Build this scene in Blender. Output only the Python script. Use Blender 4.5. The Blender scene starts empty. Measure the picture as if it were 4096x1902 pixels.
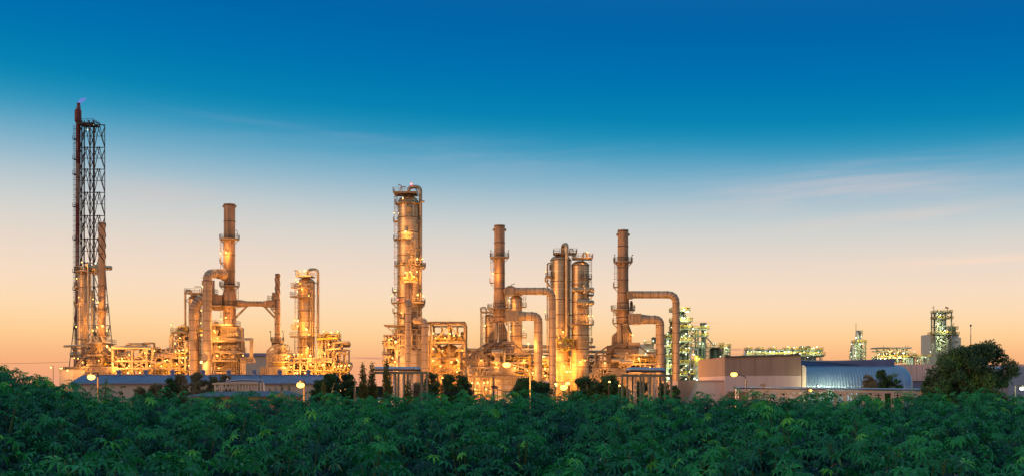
import bpy, math, random
import numpy as np
from mathutils import Vector, Matrix
R = math.radians
SC = bpy.context.scene
COL = SC.collection
# ------------------------------------------------------------ camera
F = 4392.0            # focal length in photo pixels (photo 4096 wide)
CX, HY, CZ = 2048.0, 1540.0, 4.5
cam = bpy.data.cameras.new('camera'); camo = bpy.data.objects.new('camera', cam); COL.objects.link(camo)
camo.location = (0, 0, CZ); camo.rotation_euler = (R(90), 0, 0)
cam.sensor_width = 36.0; cam.lens = 36.0 * F / 4096.0
cam.shift_y = (HY - 951.0) / 4096.0
cam.clip_start = 0.5; cam.clip_end = 9000
SC.camera = camo
# ------------------------------------------------------------ render settings
SC.render.engine = 'CYCLES'
SC.view_settings.view_transform = 'Standard'; SC.view_settings.look = 'None'
SC.view_settings.exposure = 0.0; SC.view_settings.gamma = 1.0
cy = SC.cycles
cy.max_bounces = 5; cy.diffuse_bounces = 3; cy.glossy_bounces = 2; cy.transmission_bounces = 3; cy.transparent_max_bounces = 4
cy.sample_clamp_indirect = 2.0; cy.use_light_tree = True
cy.caustics_reflective = False; cy.caustics_refractive = False
cy.use_denoising = True
cy.use_adaptive_sampling = False
cy.sample_clamp_direct = 30.0
try: cy.denoiser = 'OPENIMAGEDENOISE'
except Exception: pass

def lin(c):
    return tuple((v/255/12.92 if v/255 <= .04045 else ((v/255+.055)/1.055)**2.4) for v in c)
# ------------------------------------------------------------ world: dusk sky
W = bpy.data.worlds.new('World'); SC.world = W; W.use_nodes = True
nt = W.node_tree; nt.nodes.clear(); N = nt.nodes.new; L = nt.links.new
def M(op, a, b=None, c=None, clamp=False):
    n = N('ShaderNodeMath'); n.operation = op; n.use_clamp = clamp
    for i, v in enumerate((a, b, c)):
        if v is None: continue
        if isinstance(v, (int, float)): n.inputs[i].default_value = v
        else: L(v, n.inputs[i])
    return n.outputs[0]
tc = N('ShaderNodeTexCoord'); sep = N('ShaderNodeSeparateXYZ'); L(tc.outputs['Generated'], sep.inputs[0])
X_, Y_, Z_ = sep.outputs
hor = M('SQRT', M('ADD', M('MULTIPLY', X_, X_), M('MULTIPLY', Y_, Y_)))
hor = M('MAXIMUM', hor, 0.001)
tel = M('DIVIDE', Z_, hor)                  # tangent of the elevation
az = M('ARCTAN2', X_, Y_)                   # azimuth from +Y, right positive
azc = M('MINIMUM', M('MAXIMUM', az, -0.6), 0.6)
tmod = M('MULTIPLY', tel, M('ADD', M('MULTIPLY', azc, 0.20), 1.0))
T0 = 0.6
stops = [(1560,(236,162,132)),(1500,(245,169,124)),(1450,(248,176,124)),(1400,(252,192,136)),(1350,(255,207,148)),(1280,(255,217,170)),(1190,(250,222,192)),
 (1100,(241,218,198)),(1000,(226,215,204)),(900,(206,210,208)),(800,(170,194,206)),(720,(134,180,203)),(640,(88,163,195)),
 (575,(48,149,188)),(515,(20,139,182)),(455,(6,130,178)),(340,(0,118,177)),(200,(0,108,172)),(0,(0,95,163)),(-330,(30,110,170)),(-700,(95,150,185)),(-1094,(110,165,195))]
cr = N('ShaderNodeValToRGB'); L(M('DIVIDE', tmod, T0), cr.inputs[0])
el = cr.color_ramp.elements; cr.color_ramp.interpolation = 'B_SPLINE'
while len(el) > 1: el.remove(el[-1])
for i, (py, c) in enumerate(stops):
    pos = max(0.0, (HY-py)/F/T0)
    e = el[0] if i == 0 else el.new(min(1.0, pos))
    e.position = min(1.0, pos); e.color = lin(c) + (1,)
cur = cr.outputs[0]
# thin cirrus streaks, fixed in the sky by azimuth and elevation
cmb = N('ShaderNodeCombineXYZ'); L(M('MULTIPLY', az, 3.2), cmb.inputs[0]); L(M('MULTIPLY', M('SUBTRACT', tel, M('MULTIPLY', az, 0.025)), 34.0), cmb.inputs[1])
no = N('ShaderNodeTexNoise'); no.inputs['Scale'].default_value = 1.6; no.inputs['Detail'].default_value = 5; no.inputs['Roughness'].default_value = .55
no.inputs['Distortion'].default_value = .5
L(cmb.outputs[0], no.inputs['Vector'])
def wisp(cur, px, py, wu, wv, amt, col, tilt=0.0, lo=.42, hi=.68):
    u0 = math.atan((px-CX)/F); v0 = (HY-py)/F*math.cos(u0)
    du = M('SUBTRACT', az, u0)
    dv = M('SUBTRACT', M('SUBTRACT', tel, v0), M('MULTIPLY', du, tilt))
    a = M('DIVIDE', du, wu/F); b = M('DIVIDE', dv, wv/F)
    g = M('EXPONENT', M('MULTIPLY', M('ADD', M('MULTIPLY', a, a), M('MULTIPLY', b, b)), -1.0))
    mr = N('ShaderNodeMapRange'); mr.interpolation_type = 'SMOOTHSTEP'; L(no.outputs[0], mr.inputs[0])
    mr.inputs[1].default_value = lo; mr.inputs[2].default_value = hi
    f = M('MULTIPLY', M('MULTIPLY', g, mr.outputs[0]), amt)
    mx = N('ShaderNodeMix'); mx.data_type = 'RGBA'; L(f, mx.inputs[0]); L(cur, mx.inputs[6]); mx.inputs[7].default_value = lin(col)+(1,)
    return mx.outputs[2]
cur = wisp(cur, 3330, 745, 560, 60, .62, (224,204,204), .04, .30, .78)
cur = wisp(cur, 3450, 800, 420, 45, .4, (226,210,206), .04, .36, .85)
cur = wisp(cur, 3520, 655, 420, 22, .35, (196,192,208), .07, .25, .8)
cur = wisp(cur, 3560, 862, 300, 24, .62, (244,214,198), .07, .15, .6)
cur = wisp(cur, 3900, 1040, 420, 16, .5, (255,222,196), .01, .1, .6)
cur = wisp(cur, 1900, 640, 800, 70, .3, (186,188,206), -.06, .34, .85)
cur = wisp(cur, 1250, 520, 420, 14, .25, (120,160,196), -.09, .2, .7)
cur = wisp(cur, 700, 800, 420, 60, .4, (214,200,196), -.1, .25, .7)
cur = wisp(cur, 1490, 1431, 95, 3.0, .75, (196,130,128), -.02, .0, .3)
cur = wisp(cur, 2930, 1397, 75, 4.5, .7, (206,140,120), .0, .0, .3)
cur = wisp(cur, 2935, 1414, 60, 3.5, .55, (220,150,128), .0, .0, .3)
cur = wisp(cur, 2790, 1290, 60, 6, .4, (240,176,140), .0, .0, .3)
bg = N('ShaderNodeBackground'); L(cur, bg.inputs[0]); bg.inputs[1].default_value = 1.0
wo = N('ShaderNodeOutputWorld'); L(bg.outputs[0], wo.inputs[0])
# low soft sun from behind left, added warm fill standing in for afterglow
sun = bpy.data.lights.new('sun', 'SUN'); sun.energy = 1.05; sun.angle = R(30); sun.color = (1.0, .50, .24)
so = bpy.data.objects.new('sun', sun); COL.objects.link(so)
so.rotation_euler = (R(80), 0, R(-52))

# ------------------------------------------------------------ materials
MATS = {}
def mat(name, col, rough=.6, metal=0.0, var=.25, scale=.6, streak=0.0, seam=0.0, bump=0.0, spec=.5):
    m = bpy.data.materials.new(name); m.use_nodes = True
    t = m.node_tree; b = t.nodes['Principled BSDF']; n_ = t.nodes.new; l_ = t.links.new
    b.inputs['Roughness'].default_value = rough; b.inputs['Metallic'].default_value = metal
    b.inputs['Specular IOR Level'].default_value = spec
    c = tuple(col)
    t1 = n_('ShaderNodeTexCoord')
    nz = n_('ShaderNodeTexNoise'); nz.inputs['Scale'].default_value = scale; nz.inputs['Detail'].default_value = 6; nz.inputs['Roughness'].default_value = .6
    l_(t1.outputs['Object'], nz.inputs['Vector'])
    mr = n_('ShaderNodeMapRange'); l_(nz.outputs[0], mr.inputs[0]); mr.inputs[1].default_value = .3; mr.inputs[2].default_value = .7
    mr.inputs[3].default_value = 1-var; mr.inputs[4].default_value = 1+var*.7
    val = mr.outputs[0]
    def mul(a, bb):
        q = n_('ShaderNodeMath'); q.operation = 'MULTIPLY'; l_(a, q.inputs[0])
        if isinstance(bb, float): q.inputs[1].default_value = bb
        else: l_(bb, q.inputs[1])
        return q.outputs[0]
    if streak:
        mp = n_('ShaderNodeMapping'); mp.inputs['Scale'].default_value = (1.6, 1.6, .05); l_(t1.outputs['Object'], mp.inputs[0])
        n2 = n_('ShaderNodeTexNoise'); n2.inputs['Scale'].default_value = 1.1; n2.inputs['Detail'].default_value = 5; l_(mp.outputs[0], n2.inputs['Vector'])
        m2 = n_('ShaderNodeMapRange'); l_(n2.outputs[0], m2.inputs[0]); m2.inputs[1].default_value = .35; m2.inputs[2].default_value = .7
        m2.inputs[3].default_value = 1.0; m2.inputs[4].default_value = 1-streak
        val = mul(val, m2.outputs[0])
    if seam:
        mp = n_('ShaderNodeSeparateXYZ'); l_(t1.outputs['Object'], mp.inputs[0])
        q = n_('ShaderNodeMath'); q.operation = 'FRACT'; s_ = mul(mp.outputs[2], 1/seam); l_(s_, q.inputs[0])
        q2 = n_('ShaderNodeMath'); q2.operation = 'LESS_THAN'; l_(q.outputs[0], q2.inputs[0]); q2.inputs[1].default_value = .12
        q3 = n_('ShaderNodeMath'); q3.operation = 'MULTIPLY_ADD'; l_(q2.outputs[0], q3.inputs[0]); q3.inputs[1].default_value = -.35; q3.inputs[2].default_value = 1.0
        # each cladding course a slightly different sheet
        q4 = n_('ShaderNodeMath'); q4.operation = 'FLOOR'; l_(s_, q4.inputs[0])
        wn = n_('ShaderNodeTexWhiteNoise'); wn.noise_dimensions = '1D'; l_(q4.outputs[0], wn.inputs['W'])
        q5 = n_('ShaderNodeMath'); q5.operation = 'MULTIPLY_ADD'; l_(wn.outputs[0], q5.inputs[0]); q5.inputs[1].default_value = .22; q5.inputs[2].default_value = .88
        val = mul(mul(val, q3.outputs[0]), q5.outputs[0])
    vm = n_('ShaderNodeVectorMath'); vm.operation = 'SCALE'; vm.inputs[0].default_value = c; l_(val, vm.inputs['Scale'])
    l_(vm.outputs[0], b.inputs['Base Color'])
    rr = n_('ShaderNodeMapRange'); l_(nz.outputs[0], rr.inputs[0]); rr.inputs[3].default_value = max(.05, rough-.12); rr.inputs[4].default_value = min(1, rough+.12)
    l_(rr.outputs[0], b.inputs['Roughness'])
    if bump:
        bp = n_('ShaderNodeBump'); bp.inputs['Strength'].default_value = bump; bp.inputs['Distance'].default_value = .1; l_(nz.outputs[0], bp.inputs['Height']); l_(bp.outputs[0], b.inputs['Normal'])
    MATS[name] = m; return m
def emis(name, col, st):
    m = bpy.data.materials.new(name); m.use_nodes = True; t = m.node_tree; t.nodes.clear()
    e = t.nodes.new('ShaderNodeEmission'); e.inputs[0].default_value = tuple(col)+(1,); e.inputs[1].default_value = st
    o = t.nodes.new('ShaderNodeOutputMaterial'); t.links.new(e.outputs[0], o.inputs[0])
    m.cycles.emission_sampling = 'NONE'
    MATS[name] = m; return m
mat('cladding', (.64,.43,.22), .34, .72, .22, .35, .25, .9)
mat('stack_paint', (.44,.28,.165), .62, .25, .35, .2, .5)
mat('duct_paint', (.48,.33,.20), .55, .15, .3, .25, .35)
mat('casing', (.38,.28,.18), .6, .2, .2, .3, .2)
mat('dark_casing', (.16,.125,.10), .6, .2, .25, .3, .2)
mat('steel', (.31,.23,.15), .6, .3, .25, .8)
mat('ring_steel', (.13,.095,.075), .6, .2, .2, .8)
mat('dark_steel', (.045,.035,.035), .6, .3, .3, .8)
mat('flare_red', (.16,.025,.02), .6, .1, .3, .5, .3)
mat('flare_white', (.30,.20,.16), .6, .1, .3, .5, .3)
mat('pipe', (.46,.35,.22), .38, .7, .2, .8)
mat('yellow_rail', (.60,.40,.05), .5, .0, .2, .8)
mat('panel', (.50,.42,.34), .7, .0, .15, .3, .12)
mat('green_steel', (.25,.27,.19), .55, .2, .3, .8)
mat('green_grey', (.16,.20,.17), .5, .3, .35, .5, .4)
mat('white_vessel', (.55,.58,.50), .45, .2, .15, .5, .15)
mat('white_wall', (.76,.52,.45), .8, .0, .08, .2, .08)
mat('tan_wall', (.42,.265,.19), .85, .0, .1, .2, .15)
mat('blue_roof', (.20,.20,.31), .5, .1, .2, .3)
mat('parapet_blue', (.10,.12,.25), .5, .0, .2, .3)
mat('deep_blue', (.03,.13,.40), .45, .0, .15, .2)
mat('barrel_metal', (.24,.30,.42), .32, .5, .12, .3)
mat('silver_pipe', (.46,.42,.48), .3, .85, .12, .6, 0, 1.2)
mat('rack_paint', (.15,.15,.105), .6, .1, .2, .8)
mat('grey_roof', (.10,.12,.16), .7, .1, .3, 1.5)
mat('stem_green', (.06,.12,.03), .8, .0, .2, 3)
mat('concrete', (.33,.30,.26), .9, .0, .2, .6)
mat('asphalt', (.05,.05,.05), .9, .0, .2, .6)
mat('bark', (.07,.05,.035), .9, .0, .3, 3)
mat('soil', (.02,.022,.015), 1.0, .0, .3, 1.5, spec=0.0)
mat('glass_dark', (.05,.06,.07), .15, .3, .1, .5)
mat('bird_feather', (.03,.03,.035), .8, .0, .3, 5)
mat('orange_paint', (.65,.12,.03), .6, 0, .1, 1)
mat('lamp_housing', (.08,.07,.06), .5, .4, .1, 2)
mat('wire', (.05,.04,.045), .7, 0, .05, 1)
mat('light_post', (.16,.145,.12), .4, .3, .1, 2)
emis('bulb_orange', (1.0,.50,.11), 10); emis('bulb_white', (.9,1.0,.75), 6); emis('bulb_flare', (1.0,.46,.075), 6); emis('bulb_red', (1,.06,.05), 18)
emis('window_glow', (1.0,.75,.35), 1.2)
def leafmat(name, c0, c1, tr=.25, rough=.45, c2=None):
    m = bpy.data.materials.new(name); m.use_nodes = True; t = m.node_tree; b = t.nodes['Principled BSDF']; n_ = t.nodes.new; l_ = t.links.new
    at = n_('ShaderNodeAttribute'); at.attribute_name = 'tint'
    rp = n_('ShaderNodeValToRGB'); l_(at.outputs['Fac'], rp.inputs[0]); rp.color_ramp.elements[0].color = tuple(c0)+(1,); rp.color_ramp.elements[1].color = tuple(c1)+(1,)
    if c2: e = rp.color_ramp.elements.new(.93); e.color = tuple(c1)+(1,); rp.color_ramp.elements[-1].color = tuple(c2)+(1,)
    l_(rp.outputs[0], b.inputs['Base Color']); b.inputs['Roughness'].default_value = rough; b.inputs['Specular IOR Level'].default_value = .42
    tl = n_('ShaderNodeBsdfTranslucent'); l_(rp.outputs[0], tl.inputs[0]); mx = n_('ShaderNodeMixShader'); mx.inputs[0].default_value = tr
    l_(b.outputs[0], mx.inputs[1]); l_(tl.outputs[0], mx.inputs[2]); l_(mx.outputs[0], t.nodes['Material Output'].inputs[0])
    MATS[name] = m
leafmat('cassava_leaf', (.001,.030,.034), (.032,.36,.072), .32, .32, (.17,.56,.05))  # dark end of the ramp serves as painted shade inside the canopy
leafmat('tree_leaf', (.025,.07,.04), (.09,.20,.055), .2, .5, (.20,.28,.04))
leafmat('bush_leaf', (.17,.16,.09), (.42,.34,.18), .35, .6)  # leaf colour made paler and browner to stand in for haze
leafmat('conifer_leaf', (.04,.07,.025), (.15,.17,.04), .25, .6)
leafmat('yellow_leaf', (.16,.15,.02), (.30,.25,.04), .3, .6)

# ------------------------------------------------------------ mesh helpers
class G:
    def __init__(s, D): s.D = D
    def x(s, px, dy=0): return (px-CX)*(s.D+dy)/F
    def z(s, py, dy=0): return CZ+(HY-py)*(s.D+dy)/F
    def m(s, px): return px*s.D/F
    def p(s, px, py, dy=0): return Vector((s.x(px, dy), s.D+dy, s.z(py, dy)))
def frameof(d):
    d = d.normalized(); a = Vector((0, 0, 1)) if abs(d.z) < .9 else Vector((0, 1, 0))
    u = d.cross(a).normalized(); return u, u.cross(d).normalized()
class MB:
    def __init__(s): s.v = []; s.f = []; s.sm = []; s.mi = []; s.cur = 0
    def add(s, vs, fs, smooth=False):
        o = len(s.v); s.v += [tuple(v) for v in vs]
        for f in fs: s.f.append([i+o for i in f]); s.sm.append(smooth); s.mi.append(s.cur)
    def box(s, x0, x1, y0, y1, z0, z1):
        vs = [(x, y, z) for z in (z0, z1) for y in (y0, y1) for x in (x0, x1)]
        s.add(vs, [(0,2,3,1),(4,5,7,6),(0,1,5,4),(2,6,7,3),(0,4,6,2),(1,3,7,5)])
    def hexa(s, q, y0, y1):           # polygon q [(x,z)] extruded along y
        n = len(q); vs = [(a, y0, b) for a, b in q]+[(a, y1, b) for a, b in q]
        fs = [tuple(range(n)), tuple(range(2*n-1, n-1, -1))]+[(i, i+n, (i+1) % n+n, (i+1) % n) for i in range(n)]
        s.add(vs, fs)
    def bar(s, p, q, w, h=None):
        p = Vector(p); q = Vector(q)
        if (q-p).length < 1e-4: return
        h = h or w; u, v = frameof(q-p); u = u*w/2; v = v*h/2
        vs = [p-u-v, p+u-v, p+u+v, p-u+v, q-u-v, q+u-v, q+u+v, q-u+v]
        s.add(vs, [(0,3,2,1),(4,5,6,7),(0,1,5,4),(1,2,6,5),(2,3,7,6),(3,0,4,7)])
    def cyl(s, p, q, r, r2=None, seg=14, cap=True):
        p = Vector(p); q = Vector(q); r2 = r if r2 is None else r2; u, v = frameof(q-p)
        ring = lambda c, rr: [c+(u*math.cos(2*math.pi*i/seg)+v*math.sin(2*math.pi*i/seg))*rr for i in range(seg)]
        a = ring(p, r); b = ring(q, r2)
        s.add(a+b, [(i, i+seg, (i+1) % seg+seg, (i+1) % seg) for i in range(seg)], True)
        if cap: s.add(a, [tuple(range(seg))]); s.add(b, [tuple(reversed(range(seg)))])
    def tube(s, pts, r, seg=10, cap=True):
        pts = [Vector(p) for p in pts]; n = len(pts)
        rs = r if isinstance(r, (list, tuple)) else [r]*n
        u, v = frameof(pts[1]-pts[0]); vs = []; dprev = (pts[1]-pts[0]).normalized()
        for i in range(n):
            d0 = (pts[i]-pts[i-1]).normalized() if i else dprev
            d1 = (pts[i+1]-pts[i]).normalized() if i < n-1 else d0
            d = (d0+d1); d = d.normalized() if d.length > 1e-6 else d1
            qd = dprev.rotation_difference(d); u = qd @ u; v = qd @ v; dprev = d
            k = 1/max(.5, math.sqrt(max(0, (1+d0.dot(d1))/2)))
            # scale only in the bend plane is overkill here: uniform ring
            for j in range(seg):
                a = 2*math.pi*j/seg; vs.append(pts[i]+(u*math.cos(a)+v*math.sin(a))*rs[i]*(k if 0 < i < n-1 else 1))
        fs = [(i*seg+j, i*seg+(j+1) % seg, (i+1)*seg+(j+1) % seg, (i+1)*seg+j) for i in range(n-1) for j in range(seg)]
        s.add(vs, [tuple(reversed(f)) for f in fs], True)
        if cap: s.add(vs[:seg], [tuple(range(seg))]); s.add(vs[-seg:], [tuple(reversed(range(seg)))])
    def lathe(s, cx, cy_, prof, seg=28, top=True):
        vs = []; fs = []
        for r, z in prof: vs += [(cx+r*math.cos(2*math.pi*j/seg), cy_+r*math.sin(2*math.pi*j/seg), z) for j in range(seg)]
        n = len(prof)
        fs = [(i*seg+j, i*seg+(j+1) % seg, (i+1)*seg+(j+1) % seg, (i+1)*seg+j) for i in range(n-1) for j in range(seg)]
        if prof[0][1] > prof[-1][1]: fs = [tuple(reversed(f)) for f in fs]
        s.add(vs, fs, True)
    def sphere(s, c, r, sx=1, sy=1, sz=1, seg=12, rg=8):
        vs = [(c[0]+r*sx*math.sin(math.pi*i/rg)*math.cos(2*math.pi*j/seg), c[1]+r*sy*math.sin(math.pi*i/rg)*math.sin(2*math.pi*j/seg), c[2]+r*sz*math.cos(math.pi*i/rg)) for i in range(rg+1) for j in range(seg)]
        s.add(vs, [(i*seg+j, (i+1)*seg+j, (i+1)*seg+(j+1) % seg, i*seg+(j+1) % seg) for i in range(rg) for j in range(seg)], True)
def build(mb, name, mats, parent=None):
    if not mb.f: return None
    me = bpy.data.meshes.new(name); o = Vector((0, 0, 0))
    if parent is not None:
        o = PLOC[parent.name]
    v = np.array(mb.v, dtype=np.float32)-np.array(o, dtype=np.float32)
    me.from_pydata(v.tolist(), [], mb.f)
    me.polygons.foreach_set('use_smooth', mb.sm); me.polygons.foreach_set('material_index', mb.mi)
    for k in (mats if isinstance(mats, (list, tuple)) else [mats]): me.materials.append(MATS[k])
    me.validate(); me.update()
    ob = bpy.data.objects.new(name, me); COL.objects.link(ob)
    if parent is not None: ob.parent = parent; PLOC[ob.name] = o
    return ob
PLOC = {}
def thing(name, label, cat, loc, group=None):
    o = bpy.data.objects.new(name, None); COL.objects.link(o); o.location = loc; o.empty_display_size = 1
    o['label'] = label; o['category'] = cat
    if group: o['group'] = group
    PLOC[o.name] = Vector(loc); return o
def gthing(g, name, label, cat, px, group=None, dy=0): return thing(name, label, cat, (g.x(px, dy), g.D+dy, 0), group)
def single(mb, name, mats, label=None, cat=None, group=None, kind=None):
    o = build(mb, name, mats)
    if label: o['label'] = label
    if cat: o['category'] = cat
    if group: o['group'] = group
    if kind: o['kind'] = kind
    return o
def rnd(pts, rad, n=5):
    """round the corners of a polyline"""
    pts = [Vector(p) for p in pts]; out = [pts[0]]
    for i in range(1, len(pts)-1):
        a, b, c = pts[i-1], pts[i], pts[i+1]
        r = min(rad, (a-b).length*.49, (c-b).length*.49)
        p = b+(a-b).normalized()*r; q = b+(c-b).normalized()*r
        for k in range(n+1):
            t = k/n; out.append(p.lerp(b, t).lerp(b.lerp(q, t), t))
    out.append(pts[-1]); return out
# ------------------------------------------------------------ plant helpers
def pipe(mb, g, pts, r, rad=None, seg=10, n=5):
    P = [g.p(*q) for q in pts]; rr = g.m(r); mb.tube(rnd(P, rad if rad is not None else rr*2.6, n), rr, seg)
def duct(g, t, pts, r, rad, step=4.0, name='duct', m='duct_paint', n=3, r0=None):
    mb = MB(); P = rnd([g.p(*q) for q in pts], g.m(rad), n); rr = g.m(r)
    mb.tube(P, rr, 24)
    mb.cur = 1; acc = step*.5
    for a, b in zip(P, P[1:]):
        Ls = (b-a).length; d = (b-a).normalized()
        if Ls < step*.6:
            mb.cyl(a-d*.07, a+d*.07, rr*1.05, seg=24); continue
        k = max(1, round(Ls/step))
        for i in range(k+1):
            c = a+d*Ls*i/k; mb.cyl(c-d*.07, c+d*.07, rr*1.05, seg=24)
    return build(mb, name, [m, 'ring_steel'], t)
def vessel(g, t, cx, r, top, bot=None, dy=0, m='cladding', name='shell', dome=True, step=6.0, seg=32, prof=None):
    mb = MB(); D = g.D+dy; k = D/F; x = g.x(cx, dy); z1 = g.z(top, dy); z0 = 0 if bot is None else g.z(bot, dy); rr = r*k
    if prof: pr = [(a*k, max(0, g.z(b, dy))) for a, b in prof]; z1 = pr[0][1]; z0 = pr[-1][1]
    elif dome:
        h = rr*.55; pr = [(max(.001, rr*math.sin(a)), z1-h+h*math.cos(a)) for a in [math.pi/2*i/8 for i in range(9)]]+[(rr, z0)]
    else: pr = [(.001, z1), (rr, z1), (rr*1.001, z1-.02), (rr, z0)]
    mb.lathe(x, D, pr, seg)
    mb.cur = 1
    zz = z1-(rr*.55 if dome and not prof else .3)
    def rad(z):
        for (a, za), (b, zb) in zip(pr, pr[1:]):
            if zb <= z <= za: return a+(b-a)*((za-z)/max(1e-6, za-zb))
        return pr[-1][0]
    rn = random.Random(int(cx*7+top))
    while zz > z0+1:
        q = rad(zz); mb.lathe(x, D, [(q, zz+.13), (q*1.035+.03, zz+.11), (q*1.035+.03, zz-.11), (q, zz-.13)], seg); zz -= step*rn.uniform(.7, 1.2)
    return build(mb, name, [m, 'ring_steel'], t)
def railing(mb, pts, h=1.15, w=.08, closed=False, step=1.6):
    P = [Vector(p) for p in pts]
    if closed: P.append(P[0])
    for a, b in zip(P, P[1:]):
        for f in (1, .52): mb.bar(a+Vector((0, 0, h*f)), b+Vector((0, 0, h*f)), w)
        k = max(1, round((b-a).length/step))
        for i in range(k+1): c = a.lerp(b, i/k); mb.bar(c, c+Vector((0, 0, h)), w)
def boxplat(g, t, x0, x1, py, dy0=-3, dy1=3, rail='steel', deck='steel', name='platform', th=.25, hi=1.15, w=.09):
    mb = MB(); z = g.z(py); X0 = g.x(x0); X1 = g.x(x1); Y0 = g.D+dy0; Y1 = g.D+dy1
    mb.box(X0, X1, Y0, Y1, z-th, z)
    mb.bar((X0, Y0+.1, z-th-.15), (X1, Y0+.1, z-th-.15), .2)
    o = build(mb, name, deck, t); mb = MB()
    railing(mb, [(X0, Y0, z), (X1, Y0, z), (X1, Y1, z), (X0, Y1, z)], hi, w, True)
    build(mb, 'railing', rail, o); return o
def ringplat(g, t, cx, rin, rout, py, a0=180, a1=360, dy=0, rail='steel', step=1.3):
    mb = MB(); D = g.D+dy; x = g.x(cx, dy); z = g.z(py, dy); ri = g.m(rin)*.98; ro = g.m(rout); n = max(4, int(abs(a1-a0)/12))
    A = [R(a0+(a1-a0)*i/n) for i in range(n+1)]
    vs = []
    for a in A:
        for rr, zz in ((ri, z), (ro, z), (ro, z-.28), (ri, z-.28)): vs.append((x+rr*math.cos(a), D+rr*math.sin(a), zz))
    fs = []
    for i in range(n):
        for j in range(4): fs.append((i*4+j, i*4+(j+1) % 4, (i+1)*4+(j+1) % 4, (i+1)*4+j))
    fs += [(0, 3, 2, 1), (n*4, n*4+1, n*4+2, n*4+3)]
    mb.add(vs, fs)
    for a in A[::3]:
        mb.bar((x+ro*.96*math.cos(a), D+ro*.96*math.sin(a), z-.3), (x+ri*math.cos(a), D+ri*math.sin(a), z-.3-(ro-ri)*.9), .12)
    o = build(mb, 'platform', 'steel', t); mb = MB()
    P = [(x+ro*math.cos(a), D+ro*math.sin(a), z) for a in A]
    for a, b in zip(P, P[1:]): railing(mb, [a, b], 1.15, .08, step=3)
    build(mb, 'railing', rail, o); return o
def ladder(g, t, px, y0, y1, dy=-1, w=.75, cage=True, m='steel'):
    mb = MB(); a = g.p(px, y0, dy); b = g.p(px, y1, dy)
    if a.z < b.z: a, b = b, a
    for s in (-w/2, w/2): mb.bar((a.x+s, a.y, a.z), (a.x+s, a.y, b.z), .09)
    z = b.z
    while z < a.z: mb.bar((a.x-w/2, a.y, z), (a.x+w/2, a.y, z), .07); z += .7
    if cage:
        for s in (-.45, 0, .45): mb.bar((a.x+s, a.y-.75+abs(s)*.4, a.z), (a.x+s, a.y-.75+abs(s)*.4, b.z+2.2), .05)
        z = b.z+2.2
        while z < a.z:
            P = [(a.x+.55*math.cos(q), a.y-.75*math.sin(q), z) for q in [math.pi*i/4 for i in range(5)]]
            for p, q in zip(P, P[1:]): mb.bar(p, q, .07)
            z += 1.6
    return build(mb, 'ladder', m, t)
BULB = {}
OR = (1.0, .40, .085); WH = (.88, 1.0, .58)
POW = .72
def lamp(g, t, px, py, dy=-2.5, pw=900, col='orange', pole=0, r=None, size=0.0, off=(0, -.7, -.35)):
    if r is None: r = (.12+.025*round(min(5, pw/900)))*(random.Random(int(px*13+py)).choice((.55, .75, 1.05)) if col == 'white' else 1)
    p = g.p(px, py, dy); mb = MB()
    mb.box(p.x-.22, p.x+.22, p.y+.02, p.y+.5, p.z+r*.6, p.z+r*.6+.2)
    if pole:
        q = g.p(px, py+pole, dy); mb.bar((p.x, p.y+.4, p.z+.2), (p.x, p.y+.4, q.z), .11)
    else: mb.bar((p.x, p.y+.3, p.z+r*.6+.1), (p.x, p.y+1.6, p.z+r*.6+.1), .1)
    o = build(mb, 'floodlight', 'lamp_housing', t)
    r = round(r, 2); key = (col, r)
    if key not in BULB:
        m2 = MB(); m2.sphere((0, 0, 0), r, seg=12, rg=8); me = bpy.data.meshes.new('bulb'); me.from_pydata(m2.v, [], m2.f); me.materials.append(MATS['bulb_'+col]); me.update(); BULB[key] = me
    b = bpy.data.objects.new('bulb', BULB[key]); COL.objects.link(b); b.parent = o; b.location = p-PLOC[o.name]
    if pw > 450:
        lt = bpy.data.lights.new('lamp_light', 'POINT'); lt.energy = pw*(POW if col != 'white' else .075); lt.color = OR if col == 'orange' else (WH if col == 'white' else (1, .05, .04)); lt.shadow_soft_size = size
        lo = bpy.data.objects.new('lamp_light', lt); COL.objects.link(lo); lo.parent = o; lo.location = p-PLOC[o.name]+Vector(off)
    return o
def lamps(g, t, L_, **kw):
    for q in L_:
        k = dict(kw); 
        if len(q) > 2: k['pw'] = q[2]
        if len(q) > 3: k['pole'] = q[3]
        lamp(g, t, q[0], q[1], **k)
def grid(g, t, xs, ys, dy0, dy1, w=.35, bot=None, brace='', name='frame', m='steel', bays=None):
    """open steel frame: posts at photo columns xs, floors at photo rows ys (top first)"""
    mb = MB(); zt = g.z(min(ys)); zb = 0 if bot is None else g.z(bot)
    X = [g.x(v) for v in xs]; Z = [g.z(v) for v in ys]
    for yy in (g.D+dy0, g.D+dy1):
        for x in X: mb.bar((x, yy, zb), (x, yy, zt), w)
        for z in Z: mb.bar((X[0]-w/2, yy, z), (X[-1]+w/2, yy, z), w*.8)
        ZZ = sorted(Z+[zb])
        for i, (a, b) in enumerate(zip(X, X[1:])):
            if bays and i not in bays: continue
            for j, (c, d) in enumerate(zip(ZZ, ZZ[1:])):
                k = brace[(i+j) % len(brace)] if brace else ' '
                if k in 'X/': mb.bar((a, yy, c), (b, yy, d), w*.6)
                if k in 'X\\': mb.bar((a, yy+.02, d), (b, yy+.02, c), w*.6)
                if k == 'A': h = (a+b)/2; mb.bar((a, yy, c), (h, yy, d), w*.6); mb.bar((b, yy, c), (h, yy, d), w*.6)
                if k == 'V': h = (a+b)/2; mb.bar((a, yy, d), (h, yy, c), w*.6); mb.bar((b, yy, d), (h, yy, c), w*.6)
    for z in Z:
        for x in X: mb.bar((x, g.D+dy0, z-.02), (x, g.D+dy1, z-.02), w*.7)
    return build(mb, name, m, t)
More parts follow.
